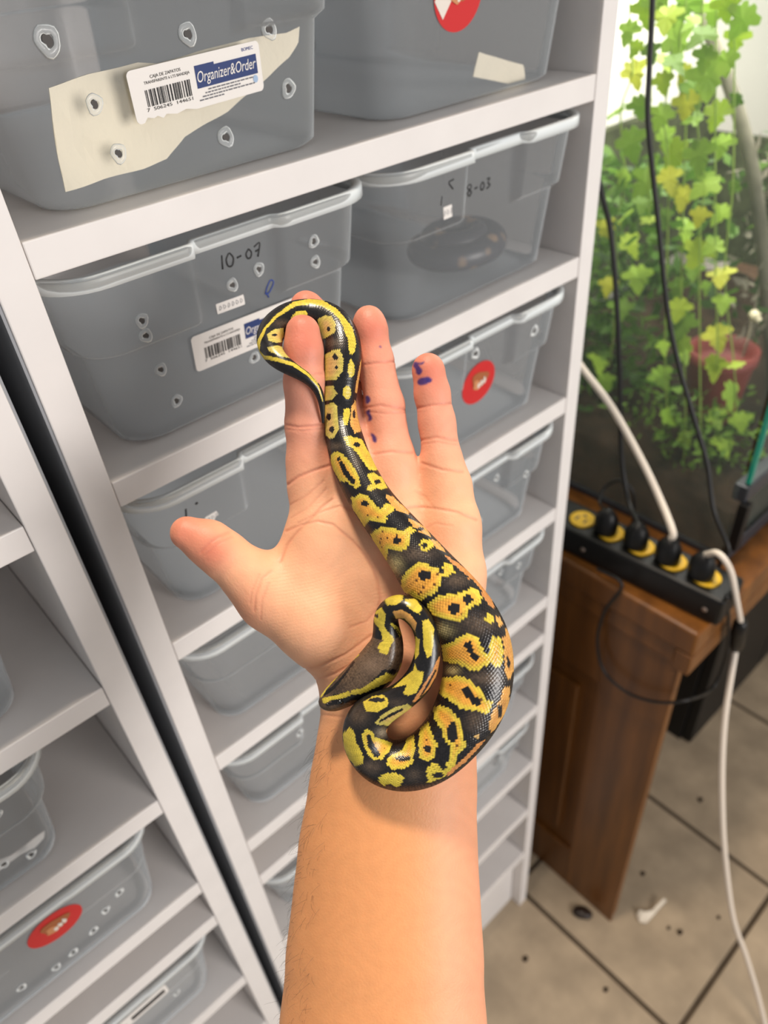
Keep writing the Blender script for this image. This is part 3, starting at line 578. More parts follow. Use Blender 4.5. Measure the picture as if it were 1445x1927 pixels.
pp = on_x(1335, 770, 0.82); tag(lathe('clay_pot', [(0.030, 0), (0.034, 0.02), (0.042, 0.085), (0.046, 0.09), (0.046, 0.105), (0.040, 0.105), (0.038, 0.09), (0.030, 0.085)], MT['pot'], None, 24, (pp[0], pp[1], TZ0 + 0.095)), 'dark red plant pot on the terrarium soil', 'pot')
pp = on_x(1422, 597, 0.80); tag(put('pale_flower', mesh_from('pale_flower', *tube_data(spline([pp - np.array([0, 0.006, 0.004]), pp, pp + np.array([0.004, 0.006, 0.002])], 4), [0.004] * 4 + [0.0075] * 1 + [0.006] * 4, 10), True), MT['pebble']), 'pale cream blossom among the grey twigs', 'flower')

# ------------------------------------------------------------------ power strip and cables
SA = np.array([0.5683, 0.0467]); SB = np.array([0.579, -0.123]); dv = SB - SA; SL = np.linalg.norm(dv); ang = math.atan2(dv[1], dv[0])
SZ = TT
t = thing('power_strip', 'black power strip with five yellow outlets on the stand edge', 'power strip', (*((SA + SB) / 2), SZ), None, (0, 0, ang))
box('strip_body', (-SL / 2 - 0.055, -0.026, 0.0006), (SL / 2 + 0.034, 0.030, 0.042), MT['black'], t, 0.005)
cords = {}
for k in range(5):
    x = -SL / 2 + SL * k / 4
    o = lathe('outlet', [(0.0165, 0), (0.0165, 0.0025), (0.0155, 0.0035), (0.012, 0.0030)], MT['yellow'], t, 28, (x, 0, 0.0421))
    for (dx, dy, a, b) in ((-0.006, -0.003, 0.0012, 0.004), (0.006, -0.003, 0.0012, 0.0035)): box('slot', (dx - a, dy - b, 0.0031), (dx + a, dy + b, 0.0038), MT['hole'], o, 0)
    lathe('slot', [(0.0022, 0.0031), (0.0022, 0.0038)], MT['hole'], o, 10, (0, 0.007, 0))
for x in (-SL / 2 + 0.02, SL / 2 + 0.015): lathe('screw', [(0.0035, 0), (0.003, 0.0012), (0.0, 0.0014)], MT['steel'], t, 12, (x, -0.0262, 0.02), (math.pi / 2, 0, 0))
def strip_pt(k, z, dy=0.0): 
    x = -SL / 2 + SL * k / 4; c, s = math.cos(ang), math.sin(ang); m_ = (SA + SB) / 2
    return np.array([m_[0] + c * x - s * dy, m_[1] + s * x + c * dy, SZ + z])
def plug(k, label):
    p = strip_pt(k, 0.0462, 0.0)+np.array([-0.0035,0.007,0])
    # plug sits on the outlet a little off centre so that a crescent of the yellow face shows
    return tag(lathe('plug', [(0.0150, 0), (0.0155, 0.004), (0.0150, 0.020), (0.0115, 0.027), (0.0060, 0.034), (0.0, 0.035)], MT['black'], None, 20, (p[0] , p[1], p[2]), (0, 0, ang), 0.9), label, 'plug')
plug(1, 'black plug in the second yellow outlet from the rack'); plug(2, 'black plug in the middle yellow outlet, under the straight cable'); plug(3, 'black plug with the thick white cable rising from it'); plug(4, 'black plug in the outlet at the stand corner')
def plug_top(k): return strip_pt(k, 0.0462 + 0.032, 0.0) + np.array([-0.0035, 0.007, 0])
def cable(name, pts, r, m, label, n=9): return tag(tube(name, spline(pts, 8), r, m, None, n), label, 'cable')
XC = 0.628
cable('power_cable', [on_x(1229, -90, XC), on_x(1228, 0, XC), on_x(1222, 130, XC), on_x(1219, 220, XC), on_x(1229, 330, XC), on_x(1241, 440, XC), on_x(1257, 590, XC), on_x(1278, 690, XC), on_x(1304, 780, XC), on_x(1330, 870, XC), on_x(1343, 960, 0.622), strip_pt(4, 0.060, 0.022) + np.array([0.012, -0.004, 0.01]), strip_pt(4, 0.052, 0.036), (0.622, -0.119, TT + 0.006)], 0.0028, MT['rubber'], 'long black cable hanging in front of the terrarium glass')
cable('power_cable', [on_x(1118, 300, 0.613), on_x(1135, 375, 0.613), on_x(1150, 440, 0.613), on_x(1160, 560, 0.613), on_x(1166, 700, 0.613), on_x(1169, 850, 0.611), on_x(1182, 940, 0.600), plug_top(2)], 0.0031, MT['rubber'], 'straight black cable running down into the middle outlet')
cable('power_cable', [on_x(1060, 640, 0.60), on_x(1097, 695, 0.60), on_x(1150, 765, 0.60), on_x(1205, 862, 0.597), on_x(1240, 935, 0.59), plug_top(3) + np.array([0.001, 0.001, 0.012]), plug_top(3)], 0.0043, MT['cream'], 'thick white cable curving down to the fourth outlet')
p5 = plug_top(4)
c1 = [p5, on_y(1352, 1042, -0.135), on_y(1375, 1075, -0.150), on_y(1386, 1130, -0.162), on_y(1394, 1172, -0.166)]
cable('power_cable', c1, 0.0036, MT['cream'], 'short white cable bending over the stand edge into a black connector')
e0, e1 = on_y(1394, 1168, -0.166), on_y(1384, 1222, -0.166)
ax = e1 - e0
tag(tube('cable_connector', [e0, e0 + ax * 0.08, e0 + ax * 0.3, e0 + ax * 0.75, e0 + ax * 0.95, e1], [0.004, 0.0085, 0.0095, 0.0095, 0.007, 0.004], MT['black'], None, 12), 'black connector joining two white cables below the stand top', 'connector')
def on_floorish(px, py, y): return on_y(px, py, y)
cable('power_cable', [e1, *[at_depth(a, b, c) for a, b, c in ((1375, 1275, .97), (1364, 1350, .985), (1359, 1430, 1.005), (1359, 1520, 1.03), (1364, 1610, 1.065), (1379, 1725, 1.12), (1404, 1800, 1.16), (1425, 1870, 1.19), (1447, 1960, 1.215), (1470, 2050, 1.18))]], 0.0040, MT['cream'], 'white cable hanging from the connector down to the tiles')
cable('power_cable', [(0.5335, -0.005, TT + 0.012), on_x(1170, 1100, 0.528), on_x(1138, 1150, 0.526), on_x(1124, 1205, 0.526), on_x(1136, 1262, 0.526), on_x(1180, 1303, 0.526), on_x(1235, 1321, 0.526), on_y(1290, 1318, -0.158), on_y(1340, 1295, -0.160), on_y(1366, 1235, -0.160), on_y(1371, 1170, -0.158), on_y(1366, 1120, -0.156)], 0.0022, MT['rubber'], 'thin black cable looping below the power strip')
cable('power_cable', [plug_top(1), on_x(1128, 945, 0.585), on_x(1140, 915, 0.60), on_x(1168, 905, 0.607), on_x(1192, 930, 0.612), (0.618, 0.0, TT + 0.02)], 0.0020, MT['rubber'], 'small black cable loop behind the second outlet')

# ------------------------------------------------------------------ litter on the floor
def blob_mesh(name, sx, sy, sz, seed):
    r_ = random.Random(seed); bm = bmesh.new(); bmesh.ops.create_icosphere(bm, subdivisions=2, radius=1)
    for v in bm.verts:
        k = 1 + r_.uniform(-.15, .15); v.co = Vector((v.co.x * sx * k, v.co.y * sy * k, max(0, v.co.z * sz * k + sz * 0.85)))
    me = bpy.data.meshes.new(name); bm.to_mesh(me); bm.free(); me.polygons.foreach_set('use_smooth', [True] * len(me.polygons)); return me
p = on_z(1095, 1720, 0.0); tag(put('dead_beetle', blob_mesh('dead_beetle', 0.012, 0.020, 0.006, 1), MT['bug'], None, tuple(p), (0, 0, 0.6)), 'dark brown beetle-like bit beside the foot of the stand', 'insect')
V = [tuple(on_z(px, py, 0.003 + h)) for px, py, h in ((1197, 1722, 0), (1203, 1712, .006), (1215, 1716, .007), (1228, 1712, .003), (1240, 1700, .009), (1250, 1690, .010), (1254, 1695, .009), (1240, 1710, .004), (1230, 1722, .002), (1216, 1738, .003), (1204, 1735, .002))]
nV = len(V); tag(put('paper_scrap', mesh_from('paper_scrap', V + [(x, y, max(0.0005, z - 0.0012)) for x, y, z in V], [tuple(range(nV)), tuple(range(2 * nV - 1, nV - 1, -1))] + [(i, (i + 1) % nV, (i + 1) % nV + nV, i + nV) for i in range(nV)]), MT['scrap']), 'white torn paper scrap on the tiles by the stand', 'scrap')
for k, (px, py, s) in enumerate([(1210, 1645, .005), (1258, 1747, .004), (1279, 1755, .006), (1140, 1863, .005), (988, 1805, .006), (1352, 1727, .004), (1318, 1506, .006)]):
    p = on_z(px, py, 0); tag(put('crumb', blob_mesh('crumb', s, s * 0.7, s * 0.35, k), MT['soil'], None, tuple(p)), 'small brown crumb lying on the floor tiles', 'crumb', 'brown crumbs on the floor')

# ------------------------------------------------------------------ the arm and hand: one surface grown from a distance field
def cam_xyz(px, py, d): return np.array([(px - PCX) / F * d, (py - PCY) / F * d, d])
def cam_to_world(Q): return CP + np.asarray(Q) @ RC
def grow_hand():
    h = 0.0011
    lo = np.array([-0.108, -0.112, 0.262]); hi = np.array([0.060, 0.425, 0.392])
    n = np.ceil((hi - lo) / h).astype(int)
    ax = [lo[i] + h * np.arange(n[i]) for i in range(3)]
    D = np.full(n, 1.0, np.float32)
    def seg_into(D, a, ra, b, rb, kz, k):
        A = cam_xyz(*a); B = cam_xyz(*b); ra = ra * a[2] / F; rb = rb * b[2] / F
        m = max(ra, rb) + 0.016
        i0 = np.maximum(((np.minimum(A, B) - m - lo) / h).astype(int), 0); i1 = np.minimum(((np.maximum(A, B) + m - lo) / h).astype(int) + 1, n)
        if (i1 <= i0).any(): return
        X = ax[0][i0[0]:i1[0], None, None]; Y = ax[1][None, i0[1]:i1[1], None]; Z = ax[2][None, None, i0[2]:i1[2]]
        ab = B - A; w = np.array([1, 1, kz * kz]); L2 = (ab * ab * w).sum()
        t = ((X - A[0]) * ab[0] + (Y - A[1]) * ab[1] + (Z - A[2]) * ab[2] * kz * kz) / L2; t = np.clip(t, 0, 1)
        d = np.sqrt((X - A[0] - t * ab[0]) ** 2 + (Y - A[1] - t * ab[1]) ** 2 + ((Z - A[2] - t * ab[2]) * kz) ** 2) - (ra + (rb - ra) * t)
        sl = tuple(slice(i0[i], i1[i]) for i in range(3)); o = D[sl]
        if k > 0:
            hh = np.clip(0.5 + 0.5 * (o - d) / k, 0, 1); D[sl] = o + (d - o) * hh - k * hh * (1 - hh)
        else: D[sl] = np.minimum(o, d)
    def chain(D, pts, kz=1.0, k=0.004):
        for p, q in zip(pts[:-1], pts[1:]): seg_into(D, p[:3], p[3], q[:3], q[3], kz, k)
    # palm and forearm (px, py, depth, radius in px)
    chain(D, [(748, 1320, .350, 143), (744, 1430, .349, 146), (738, 1500, .347, 153), (730, 1600, .344, 163), (727, 1700, .341, 171), (724, 1800, .338, 180), (721, 1930, .334, 189), (719, 2060, .330, 196), (716, 2300, .322, 205), (712, 2600, .312, 214)], 1.38, 0.006)
    K = 0.009
    for pts in ([(680, 1290, .348, 66), (640, 1130, .346, 60), (606, 1000, .346, 54), (592, 915, .3465, 48)], [(715, 1290, .349, 66), (690, 1080, .348, 58), (668, 885, .349, 46)], [(775, 1290, .349, 66), (755, 1080, .348, 58), (738, 880, .348, 44)],
                [(838, 1290, .349, 54), (848, 1180, .345, 60), (852, 1080, .345, 55), (850, 990, .346, 48), (843, 915, .347, 41)]): chain(D, pts, 1.0, K)
    chain(D, [(700, 1270, .345, 70), (600, 1170, .342, 76), (510, 1122, .342, 60)], 1.0, K)                       # ball of the thumb
    chain(D, [(520, 1120, .344, 56), (585, 1035, .346, 52)], 1.15, 0.010)                                          # web
    chain(D, [(600, 1080, .3455, 60), (640, 1000, .3460, 56)], 1.0, K); chain(D, [(720, 1180, .3475, 62), (715, 1020, .3475, 56)], 1.0, K)
    chain(D, [(800, 1250, .3455, 72), (820, 1120, .344, 66)], 1.0, K)                                              # heel of the palm
    def finger(pts, k=0.0045):
        E_ = np.full(n, 1.0, np.float32); chain(E_, pts, 1.0, 0.003); return E_
    fingers = [[(512, 1124, .342, 57), (470, 1085, .340, 52), (420, 1043, .337, 45), (392, 1022, .336, 43), (352, 1003, .334, 32.5)],
               [(592, 915, .3465, 46), (584, 870, .345, 44), (577, 800, .341, 39.5), (573, 720, .336, 38), (571, 660, .333, 36), (569.5, 625, .3325, 33)],
               [(668, 885, .349, 45), (660, 820, .353, 40), (640, 730, .358, 38), (612, 650, .362, 36), (584, 592, .362, 33), (576, 578, .361, 31)],
               [(738, 880, .348, 43), (735, 850, .3485, 40), (724, 765, .350, 36.5), (706, 680, .351, 34), (697, 620, .350, 31), (694, 604, .350, 29.5)],
               [(842, 915, .347, 42), (832, 870, .347, 38), (822, 795, .348, 34), (813, 740, .348, 33), (806, 697, .347, 29), (805, 694, .347, 28)]]
    Fg = None
    for p in fingers:
        E_ = finger(p); Fg = E_ if Fg is None else np.minimum(Fg, E_)
    k = 0.0055; hh = np.clip(0.5 + 0.5 * (D - Fg) / k, 0, 1); D = D + (Fg - D) * hh - k * hh * (1 - hh)
    # naive surface nets
    S = D < 0
    c = [S[i:n[0] - 1 + i, j:n[1] - 1 + j, l:n[2] - 1 + l] for i in (0, 1) for j in (0, 1) for l in (0, 1)]
    cnt = sum(x.astype(np.int8) for x in c); cell = (cnt > 0) & (cnt < 8); idx = np.argwhere(cell)
    vid = np.full(cell.shape, -1, np.int64); vid[cell] = np.arange(len(idx))
    acc = np.zeros((len(idx), 3)); num = np.zeros(len(idx))
    corners = [np.array([i, j, l]) for i in (0, 1) for j in (0, 1) for l in (0, 1)]
    val = [D[idx[:, 0] + q[0], idx[:, 1] + q[1], idx[:, 2] + q[2]] for q in corners]
    for a in range(8):
        for b in range(a + 1, 8):
            if np.abs(corners[a] - corners[b]).sum() != 1: continue
            m = (val[a] < 0) != (val[b] < 0); t = val[a] / (val[a] - val[b] + 1e-20)
            acc[m] += (corners[a] + t[:, None] * (corners[b] - corners[a]))[m]; num[m] += 1
    V = lo + h * (idx + acc / num[:, None])
    Q = []
    for axn in range(3):
        u, v = (axn + 1) % 3, (axn + 2) % 3
        sl0 = [slice(1, None)] * 3; s0 = [slice(1, n[i] - 1) for i in range(3)]; s1 = list(s0)
        s0[axn] = slice(0, n[axn] - 1); s1[axn] = slice(1, n[axn])
        A = S[tuple(s0)]; B = S[tuple(s1)]; E_ = np.argwhere(A != B); flip = A[tuple(E_.T)]
        base = E_.copy(); base[:, u] += 1; base[:, v] += 1
        def vv(du, dv):
            q = base.copy(); q[:, u] -= du; q[:, v] -= dv; return vid[q[:, 0], q[:, 1], q[:, 2]]
        f = np.stack([vv(1, 1), vv(0, 1), vv(0, 0), vv(1, 0)], 1); f[~flip] = f[~flip][:, ::-1]; Q.append(f)
    Q = np.concatenate(Q); Q = Q[(Q >= 0).all(1)]
    # light smoothing
    e = np.concatenate([Q[:, [0, 1]], Q[:, [1, 2]], Q[:, [2, 3]], Q[:, [3, 0]]]); e = np.concatenate([e, e[:, ::-1]])
    for it in range(6):
        s = np.zeros_like(V); cn = np.zeros(len(V)); np.add.at(s, e[:, 0], V[e[:, 1]]); np.add.at(cn, e[:, 0], 1); V = V + 0.5 * (s / cn[:, None] - V)
    # one subdivision by hand (edge and face points)
    es = np.sort(np.concatenate([Q[:, [0, 1]], Q[:, [1, 2]], Q[:, [2, 3]], Q[:, [3, 0]]]), 1)
    ue, inv = np.unique(es, axis=0, return_inverse=True); inv = inv.reshape(-1); nq = len(Q); nv = len(V); ne = len(ue)
    EP = V[ue].mean(1); FP = V[Q].mean(1); V2 = np.concatenate([V, EP, FP])
    e01, e12, e23, e30 = (nv + inv[i * nq:(i + 1) * nq] for i in range(4)); fp = nv + ne + np.arange(nq)
    Q2 = np.concatenate([np.stack([Q[:, 0], e01, fp, e30], 1), np.stack([e01, Q[:, 1], e12, fp], 1), np.stack([fp, e12, Q[:, 2], e23], 1), np.stack([e30, fp, e23, Q[:, 3]], 1)])
    e = np.concatenate([Q2[:, [0, 1]], Q2[:, [1, 2]], Q2[:, [2, 3]], Q2[:, [3, 0]]]); e = np.concatenate([e, e[:, ::-1]])
    for it in range(3):
        s = np.zeros_like(V2); cn = np.zeros(len(V2)); np.add.at(s, e[:, 0], V2[e[:, 1]]); np.add.at(cn, e[:, 0], 1); V2 = V2 + 0.5 * (s / cn[:, None] - V2)
    return V2, Q2
HV, HQ = grow_hand()
def vnormals(V, Q):
    fn = np.cross(V[Q[:, 2]] - V[Q[:, 0]], V[Q[:, 3]] - V[Q[:, 1]]); N = np.zeros_like(V)
    for k in range(4): np.add.at(N, Q[:, k], fn)
    return N / (np.linalg.norm(N, axis=1)[:, None] + 1e-20)
HN = vnormals(HV, HQ)
if (HN * (HV - HV.mean(0))).sum() < 0: HQ = HQ[:, ::-1]; HN = -HN
PX = PCX + F * HV[:, 0] / HV[:, 2]; PY = PCY + F * HV[:, 1] / HV[:, 2]; FRONT = HN[:, 2] < 0.15
def dist_poly(px, py, pts):
    d = np.full(len(px), 1e9)
    for (x0, y0), (x1, y1) in zip(pts[:-1], pts[1:]):
        dx, dy = x1 - x0, y1 - y0; t = np.clip(((px - x0) * dx + (py - y0) * dy) / (dx * dx + dy * dy + 1e-9), 0, 1)
        d = np.minimum(d, np.hypot(px - x0 - t * dx, py - y0 - t * dy))
    return d
CREASES = [  # polyline, depth mm, half width px, redness
    ([(538, 800), (560, 804), (590, 802), (616, 797)], .5, 2.6, .5), ([(538, 808), (570, 811), (612, 806)], .25, 2.2, .3),
    ([(542, 912), (560, 898), (590, 886), (628, 874)], .6, 2.8, .6), ([(536, 702), (560, 706), (606, 704)], .3, 2.4, .35),
    ([(681, 687), (705, 684), (742, 681)], .45, 2.4, .6), ([(688, 768), (715, 763), (745, 768), (766, 772)], .45, 2.6, .5), ([(692, 775), (725, 779), (764, 777)], .3, 2.0, .3), ([(703, 855), (735, 850), (776, 853)], .55, 2.6, .5),
    ([(786, 768), (812, 763), (848, 760)], .45, 2.4, .6), ([(792, 829), (820, 823), (858, 830)], .45, 2.6, .5), ([(795, 836), (825, 832), (858, 838)], .25, 2.0, .3), ([(794, 872), (830, 884), (870, 889)], .5, 2.6, .5),
    ([(752, 958), (785, 954), (820, 957), (860, 964), (896, 979)], .5, 2.4, .55), ([(705, 905), (730, 930), (752, 958)], .35, 2.4, .3),
    ([(538, 1000), (565, 988), (596, 981), (626, 987), (663, 1018), (687, 1045), (703, 1072), (712, 1100), (716, 1130), (708, 1160)], .5, 2.4, .5),
    ([(527, 1056), (540, 1025), (560, 1000), (585, 975), (605, 955), (625, 940)], .45, 2.4, .55), ([(560, 985), (600, 965), (640, 952), (668, 960)], .3, 2.2, .35),
    ([(546, 950), (575, 935), (610, 905)], .25, 2.2, .3), ([(548, 975), (580, 955), (615, 920)], .22, 2.2, .3),
    ([(378, 1040), (395, 1022), (412, 1010), (430, 1002)], .45, 2.6, .5), ([(386, 1046), (410, 1024), (436, 1010)], .25, 2.2, .3),
    ([(478, 1150), (480, 1120), (492, 1090), (510, 1075)], .35, 2.6, .4), ([(490, 1165), (492, 1130), (505, 1098)], .25, 2.2, .3), ([(470, 1135), (474, 1110), (488, 1082)], .22, 2.2, .25),
    ([(560, 1262), (600, 1255), (650, 1232), (700, 1195)], .35, 2.6, .35), ([(590, 1282), (630, 1268), (680, 1240)], .3, 2.4, .3), ([(604, 1345), (640, 1350), (680, 1352)], .3, 2.4, .2),
    ([(660, 1180), (690, 1170), (706, 1150)], .25, 2.2, .35), ([(790, 1000), (820, 985), (850, 990)], .2, 2.2, .2), ([(780, 925), (800, 935), (815, 955)], .2, 2.2, .2)]
disp = np.zeros(len(HV)); red = np.zeros(len(HV))
for pl, dep, w, rd in CREASES:
    d = dist_poly(PX, PY, pl); g = np.exp(-(d / w) ** 2) * FRONT; disp -= 0.0008 * dep * g; red = np.maximum(red, rd * np.exp(-(d / (w * 1.5)) ** 2) * FRONT)
# fine skin lines on the thumb ball and palm
fl_ = FRONT * np.exp(-(((PX - 590) / 110) ** 2 + ((PY - 1130) / 95) ** 2) ** 2)
disp += fl_ * 0.00004 * np.sin(PX / 1.7 * 0.35 + PY * 0.95 + 2.2 * np.sin(PX * 0.03)) 
HV = HV + HN * disp[:, None]
def mixc(a, b, w): return a + (b - a) * w[:, None]
L_ = lambda *c: np.array(lin(c))
colr = np.tile(L_(238, 186, 150), (len(HV), 1))
arm = 1 / (1 + np.exp(-(PY - 1340) / 45)); colr = mixc(colr, L_(226, 164, 112), arm)  # forearm tone, with the warm light on it put into the colour
colr = mixc(colr, L_(232, 168, 146), arm * 0.6 / (1 + np.exp(-(PX - 840) / 30)))  # pinkish light on the forearm's right side, painted into the skin
fing = 1 / (1 + np.exp((PY - 890 + 0.10 * (PX - 540)) / 30)); colr = mixc(colr, L_(222, 156, 134), fing * 0.9)
for cx, cy, r in ((570, 640, 50), (697, 620, 42), (806, 700, 42), (345, 1000, 52), (400, 1040, 40), (578, 575, 40)):
    colr = mixc(colr, L_(202, 114, 96), 0.72 * np.exp(-((PX - cx) ** 2 + (PY - cy) ** 2) / r ** 2))
colr = mixc(colr, L_(214, 140, 112), 0.45 * np.exp(-(((PX - 460) / 50) ** 2 + ((PY - 1150) / 60) ** 2)))
colr = mixc(colr, L_(198, 112, 92), np.clip(red, 0, 1) * 0.55)
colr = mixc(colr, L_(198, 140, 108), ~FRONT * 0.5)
n1 = np.sin(PX * .11 + 3 * np.sin(PY * .047)) * np.sin(PY * .09 + 2 * np.sin(PX * .06)); colr = colr * (1 + 0.03 * n1)[:, None]
for pl, w in (([(784, 690), (788, 699)], 6), ([(792, 717), (800, 718)], 7), ([(806, 714), (807, 715)], 5), ([(780, 684), (796, 683)], 2), ([(690, 748), (693, 756)], 4), ([(693, 775), (696, 790)], 3.5), ([(701, 820), (706, 828)], 4), ([(716, 653), (717, 654)], 1.6)):
    d = dist_poly(PX + 1.2 * np.sin(PY * .35), PY + 1.2 * np.sin(PX * .3), pl); colr = mixc(colr, L_(44, 40, 122), np.clip((w - d) / 4 + .5, 0, 1) * 0.93 * FRONT)
def big_mesh(name, V, Q, col=None):
    me = bpy.data.meshes.new(name); me.vertices.add(len(V)); me.vertices.foreach_set('co', np.ascontiguousarray(V, np.float32).ravel())
    me.loops.add(len(Q) * 4); me.loops.foreach_set('vertex_index', np.ascontiguousarray(Q, np.int32).ravel())
    me.polygons.add(len(Q)); me.polygons.foreach_set('loop_start', np.arange(len(Q), dtype=np.int32) * 4); me.polygons.foreach_set('loop_total', np.full(len(Q), 4, np.int32))
    me.polygons.foreach_set('use_smooth', np.ones(len(Q), bool)); me.update(); me.validate()
    if col is not None:
        a = me.color_attributes.new('col', 'FLOAT_COLOR', 'POINT'); a.data.foreach_set('color', np.concatenate([col, np.ones((len(col), 1))], 1).astype(np.float32).ravel())
    return me
colr = np.clip(colr * np.array([0.96, 0.89, 0.86]), 0, 1)
SKIN = attr_mat('skin', 0.50, 0.35, 0.22, 0.12, 900)
HW = cam_to_world(HV); org = at_depth(738, 1500, 0.347)
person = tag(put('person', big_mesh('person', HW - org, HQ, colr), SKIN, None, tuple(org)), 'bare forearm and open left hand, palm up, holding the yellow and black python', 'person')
# nails on the far side of the finger tips
for (px, py, d, r, ang_) in ((352, 1003, .334, 30, 2.6), (569.5, 632, .3325, 30, 1.57), (580, 585, .361, 29, 1.9), (695, 612, .350, 27, 1.7), (806, 702, .347, 26, 1.65)):
    c = cam_xyz(px, py, d); rr = r * d / F; V = []; Fc = []
    dirv = np.array([math.cos(ang_), -math.sin(ang_), 0]); sd = np.array([-dirv[1], dirv[0], 0])
    for L in range(2):
        for i in range(7):
            for j in range(7):
                u = (i / 6 - .5) * 1.25; v = (j / 6 - .35) * 1.25; tip = 1 - 0.25 * abs(v) ** 2; a_ = u * tip
                z = math.sqrt(max(0.05, 1.0 - a_ * a_ - 0.15 * v * v)) * 1.03 - 0.06 * L
                V.append(cam_to_world(c + rr * (sd * a_ + dirv * v * 0.9) + np.array([0, 0, rr * z])) - org)
    for i in range(6):
        for j in range(6): a = i * 7 + j; Fc += [(a, a + 1, a + 8, a + 7), (a + 49 + 7, a + 49 + 8, a + 49 + 1, a + 49)]
    put('fingernail', mesh_from('fingernail', V, Fc, True), MT['nail'], person)
# fine dark hairs along the outer forearm
cand = np.where((PY > 1370) & (PY < 1925) & (PX < 640) & (HN[:, 0] < -0.55))[0]
V = []; Fc = []
for i in rng.choice(cand, 420, replace=False):
    p = HW[i]; nrm = HN[i] @ RC; tan = np.array([rng.normal(-.3, .5), 0.9 + rng.normal(0, .4), rng.normal(0, .3)]) @ RC; L = rng.uniform(.002, .0055)
    pts = [p - nrm * 0.0003, p + nrm * 0.25 * L + tan * 0.4 * L, p + nrm * 0.32 * L + tan * 0.8 * L, p + nrm * .30 * L + tan * 1.1 * L]
    v, f = tube_data(pts, [0.00004, 0.000035, 0.00003, 0.000015], 3); o = len(V); V += [q - org for q in v]; Fc += [tuple(a + o for a in g) for g in f]
tag(put('arm_hair', mesh_from('arm_hair', V, Fc), MT['hair'], person), 'fine dark hairs along the outer forearm', kind='stuff')

# ------------------------------------------------------------------ the snake
CL = [  # px, py, depth, half width px   (tail to snout)
    (608, 796, .3325, 2.5), (607, 775, .3305, 4.5), (603, 745, .3275, 7.5), (588, 720, .3245, 9.5), (563, 702, .3225, 12), (538, 688, .3225, 15), (517, 670, .325, 19), (507, 645, .331, 23.5), (515, 619, .338, 26), (546, 597, .3445, 27.5), (586, 592, .3475, 28.5),
    (622, 604, .3455, 31), (642, 636, .341, 33.5), (645, 676, .338, 34.5), (642, 722, .3375, 31.5), (640, 760, .3375, 29.5), (643, 795, .337, 31.5), (650, 832, .334, 35), (661, 868, .331, 37), (678, 905, .328, 38), (700, 943, .3255, 39.5), (725, 976, .3235, 41.5), (751, 1008, .322, 45), (780, 1045, .320, 50), (812, 1088, .3185, 57), (846, 1130, .3175, 62), (875, 1170, .317, 64), (893, 1210, .3165, 65.5), (900, 1252, .316, 65), (895, 1297, .3155, 64.5), (876, 1345, .315, 61), (845, 1390, .3145, 55),
    (806, 1424, .3145, 51), (763, 1440, .3145, 46.5), (722, 1435, .3145, 43), (695, 1412, .3145, 41.5), (685, 1381, .3135, 41), (694, 1352, .3115, 39), (716, 1333, .3095, 33), (742, 1320, .308, 28), (766, 1303, .307, 26.5), (787, 1281, .3065, 26.5), (801, 1249, .306, 25), (805, 1211, .3055, 22.5), (797, 1177, .3055, 22), (776, 1150, .3065, 22.5), (748, 1140, .309, 22), (727, 1156, .312, 22), (727, 1184, .3145, 25), (729, 1206, .3155, 30), (722, 1232, .3160, 37), (708, 1256, .3165, 40), (690, 1272, .3170, 38.5), (672, 1285, .3175, 34.5), (654, 1297, .3180, 30.5), (638, 1308, .3185, 27), (624, 1317, .3185, 23), (611, 1322, .3185, 16.5), (603, 1324, .3185, 9.5), (599.5, 1325, .3185, 3)]
CLA = np.array(CL)
def idx_of(px, py): return int(np.argmin((CLA[:, 0] - px) ** 2 + (CLA[:, 1] - py) ** 2))
P3 = np.array([cam_xyz(a, b, c) for a, b, c, d in CL]); R3 = CLA[:, 3] * CLA[:, 2] / F
sp_ = spline(np.concatenate([P3, R3[:, None], np.arange(len(CL))[:, None]], 1), 40)
seg = np.r_[0, np.cumsum(np.linalg.norm(np.diff(sp_[:, :3], axis=0), axis=1))]
STEP = 0.00034; ss = np.arange(0, seg[-1], STEP); C5 = np.stack([np.interp(ss, seg, sp_[:, k]) for k in range(5)], 1)
ker = np.hanning(41); ker /= ker.sum()
for k in range(3): C5[:, k] = np.convolve(np.pad(C5[:, k], 20, mode='reflect', reflect_type='odd'), ker, 'valid')
SPt, SR, SK = C5[:, :3], np.maximum(C5[:, 3], 0.0003), C5[:, 4]
T = np.gradient(SPt, axis=0); T /= np.linalg.norm(T, axis=1)[:, None]
view = -SPt / np.linalg.norm(SPt, axis=1)[:, None]
Nn = view - T * (view * T).sum(1)[:, None]; Nn /= np.linalg.norm(Nn, axis=1)[:, None]; Bn = np.cross(T, Nn)
NC = 56; NA = NC * 5
th = np.arange(NA) * 2 * math.pi / NA
tau = np.cumsum(STEP / (2 * math.pi * SR / NC)) * 2 * 0.95
U = (th / (2 * math.pi) * 2 * NC)[None, :].repeat(len(ss), 0); Vv = tau[:, None].repeat(NA, 1)
a_ = (U + Vv) / 2; b_ = (U - Vv) / 2; ia = np.floor(a_); ib = np.floor(b_); fa = a_ - ia; fb = b_ - ib
cu = ((ia + .5) + (ib + .5)) % (2 * NC); cv = (ia + .5) - (ib + .5)
head = np.clip((SK - idx_of(729, 1206)) / 3, 0, 1)                       # 0 body .. 1 head
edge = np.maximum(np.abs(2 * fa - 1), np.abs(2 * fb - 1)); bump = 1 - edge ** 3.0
amp = (0.05 * (2 * math.pi * SR / NC))[:, None] * 3.9 * (1 - 0.45 * head[:, None])
# head section: flattened and wider at the jaw; belly side flat
flat = (0.94 - 0.20 * head)[:, None]
rad = SR[:, None] + amp * bump
c_, s_ = np.cos(th)[None, :], np.sin(th)[None, :]
VX = SPt[:, None, :] + rad[..., None] * (c_[..., None] * flat[..., None] * Nn[:, None, :] + s_[..., None] * Bn[:, None, :])
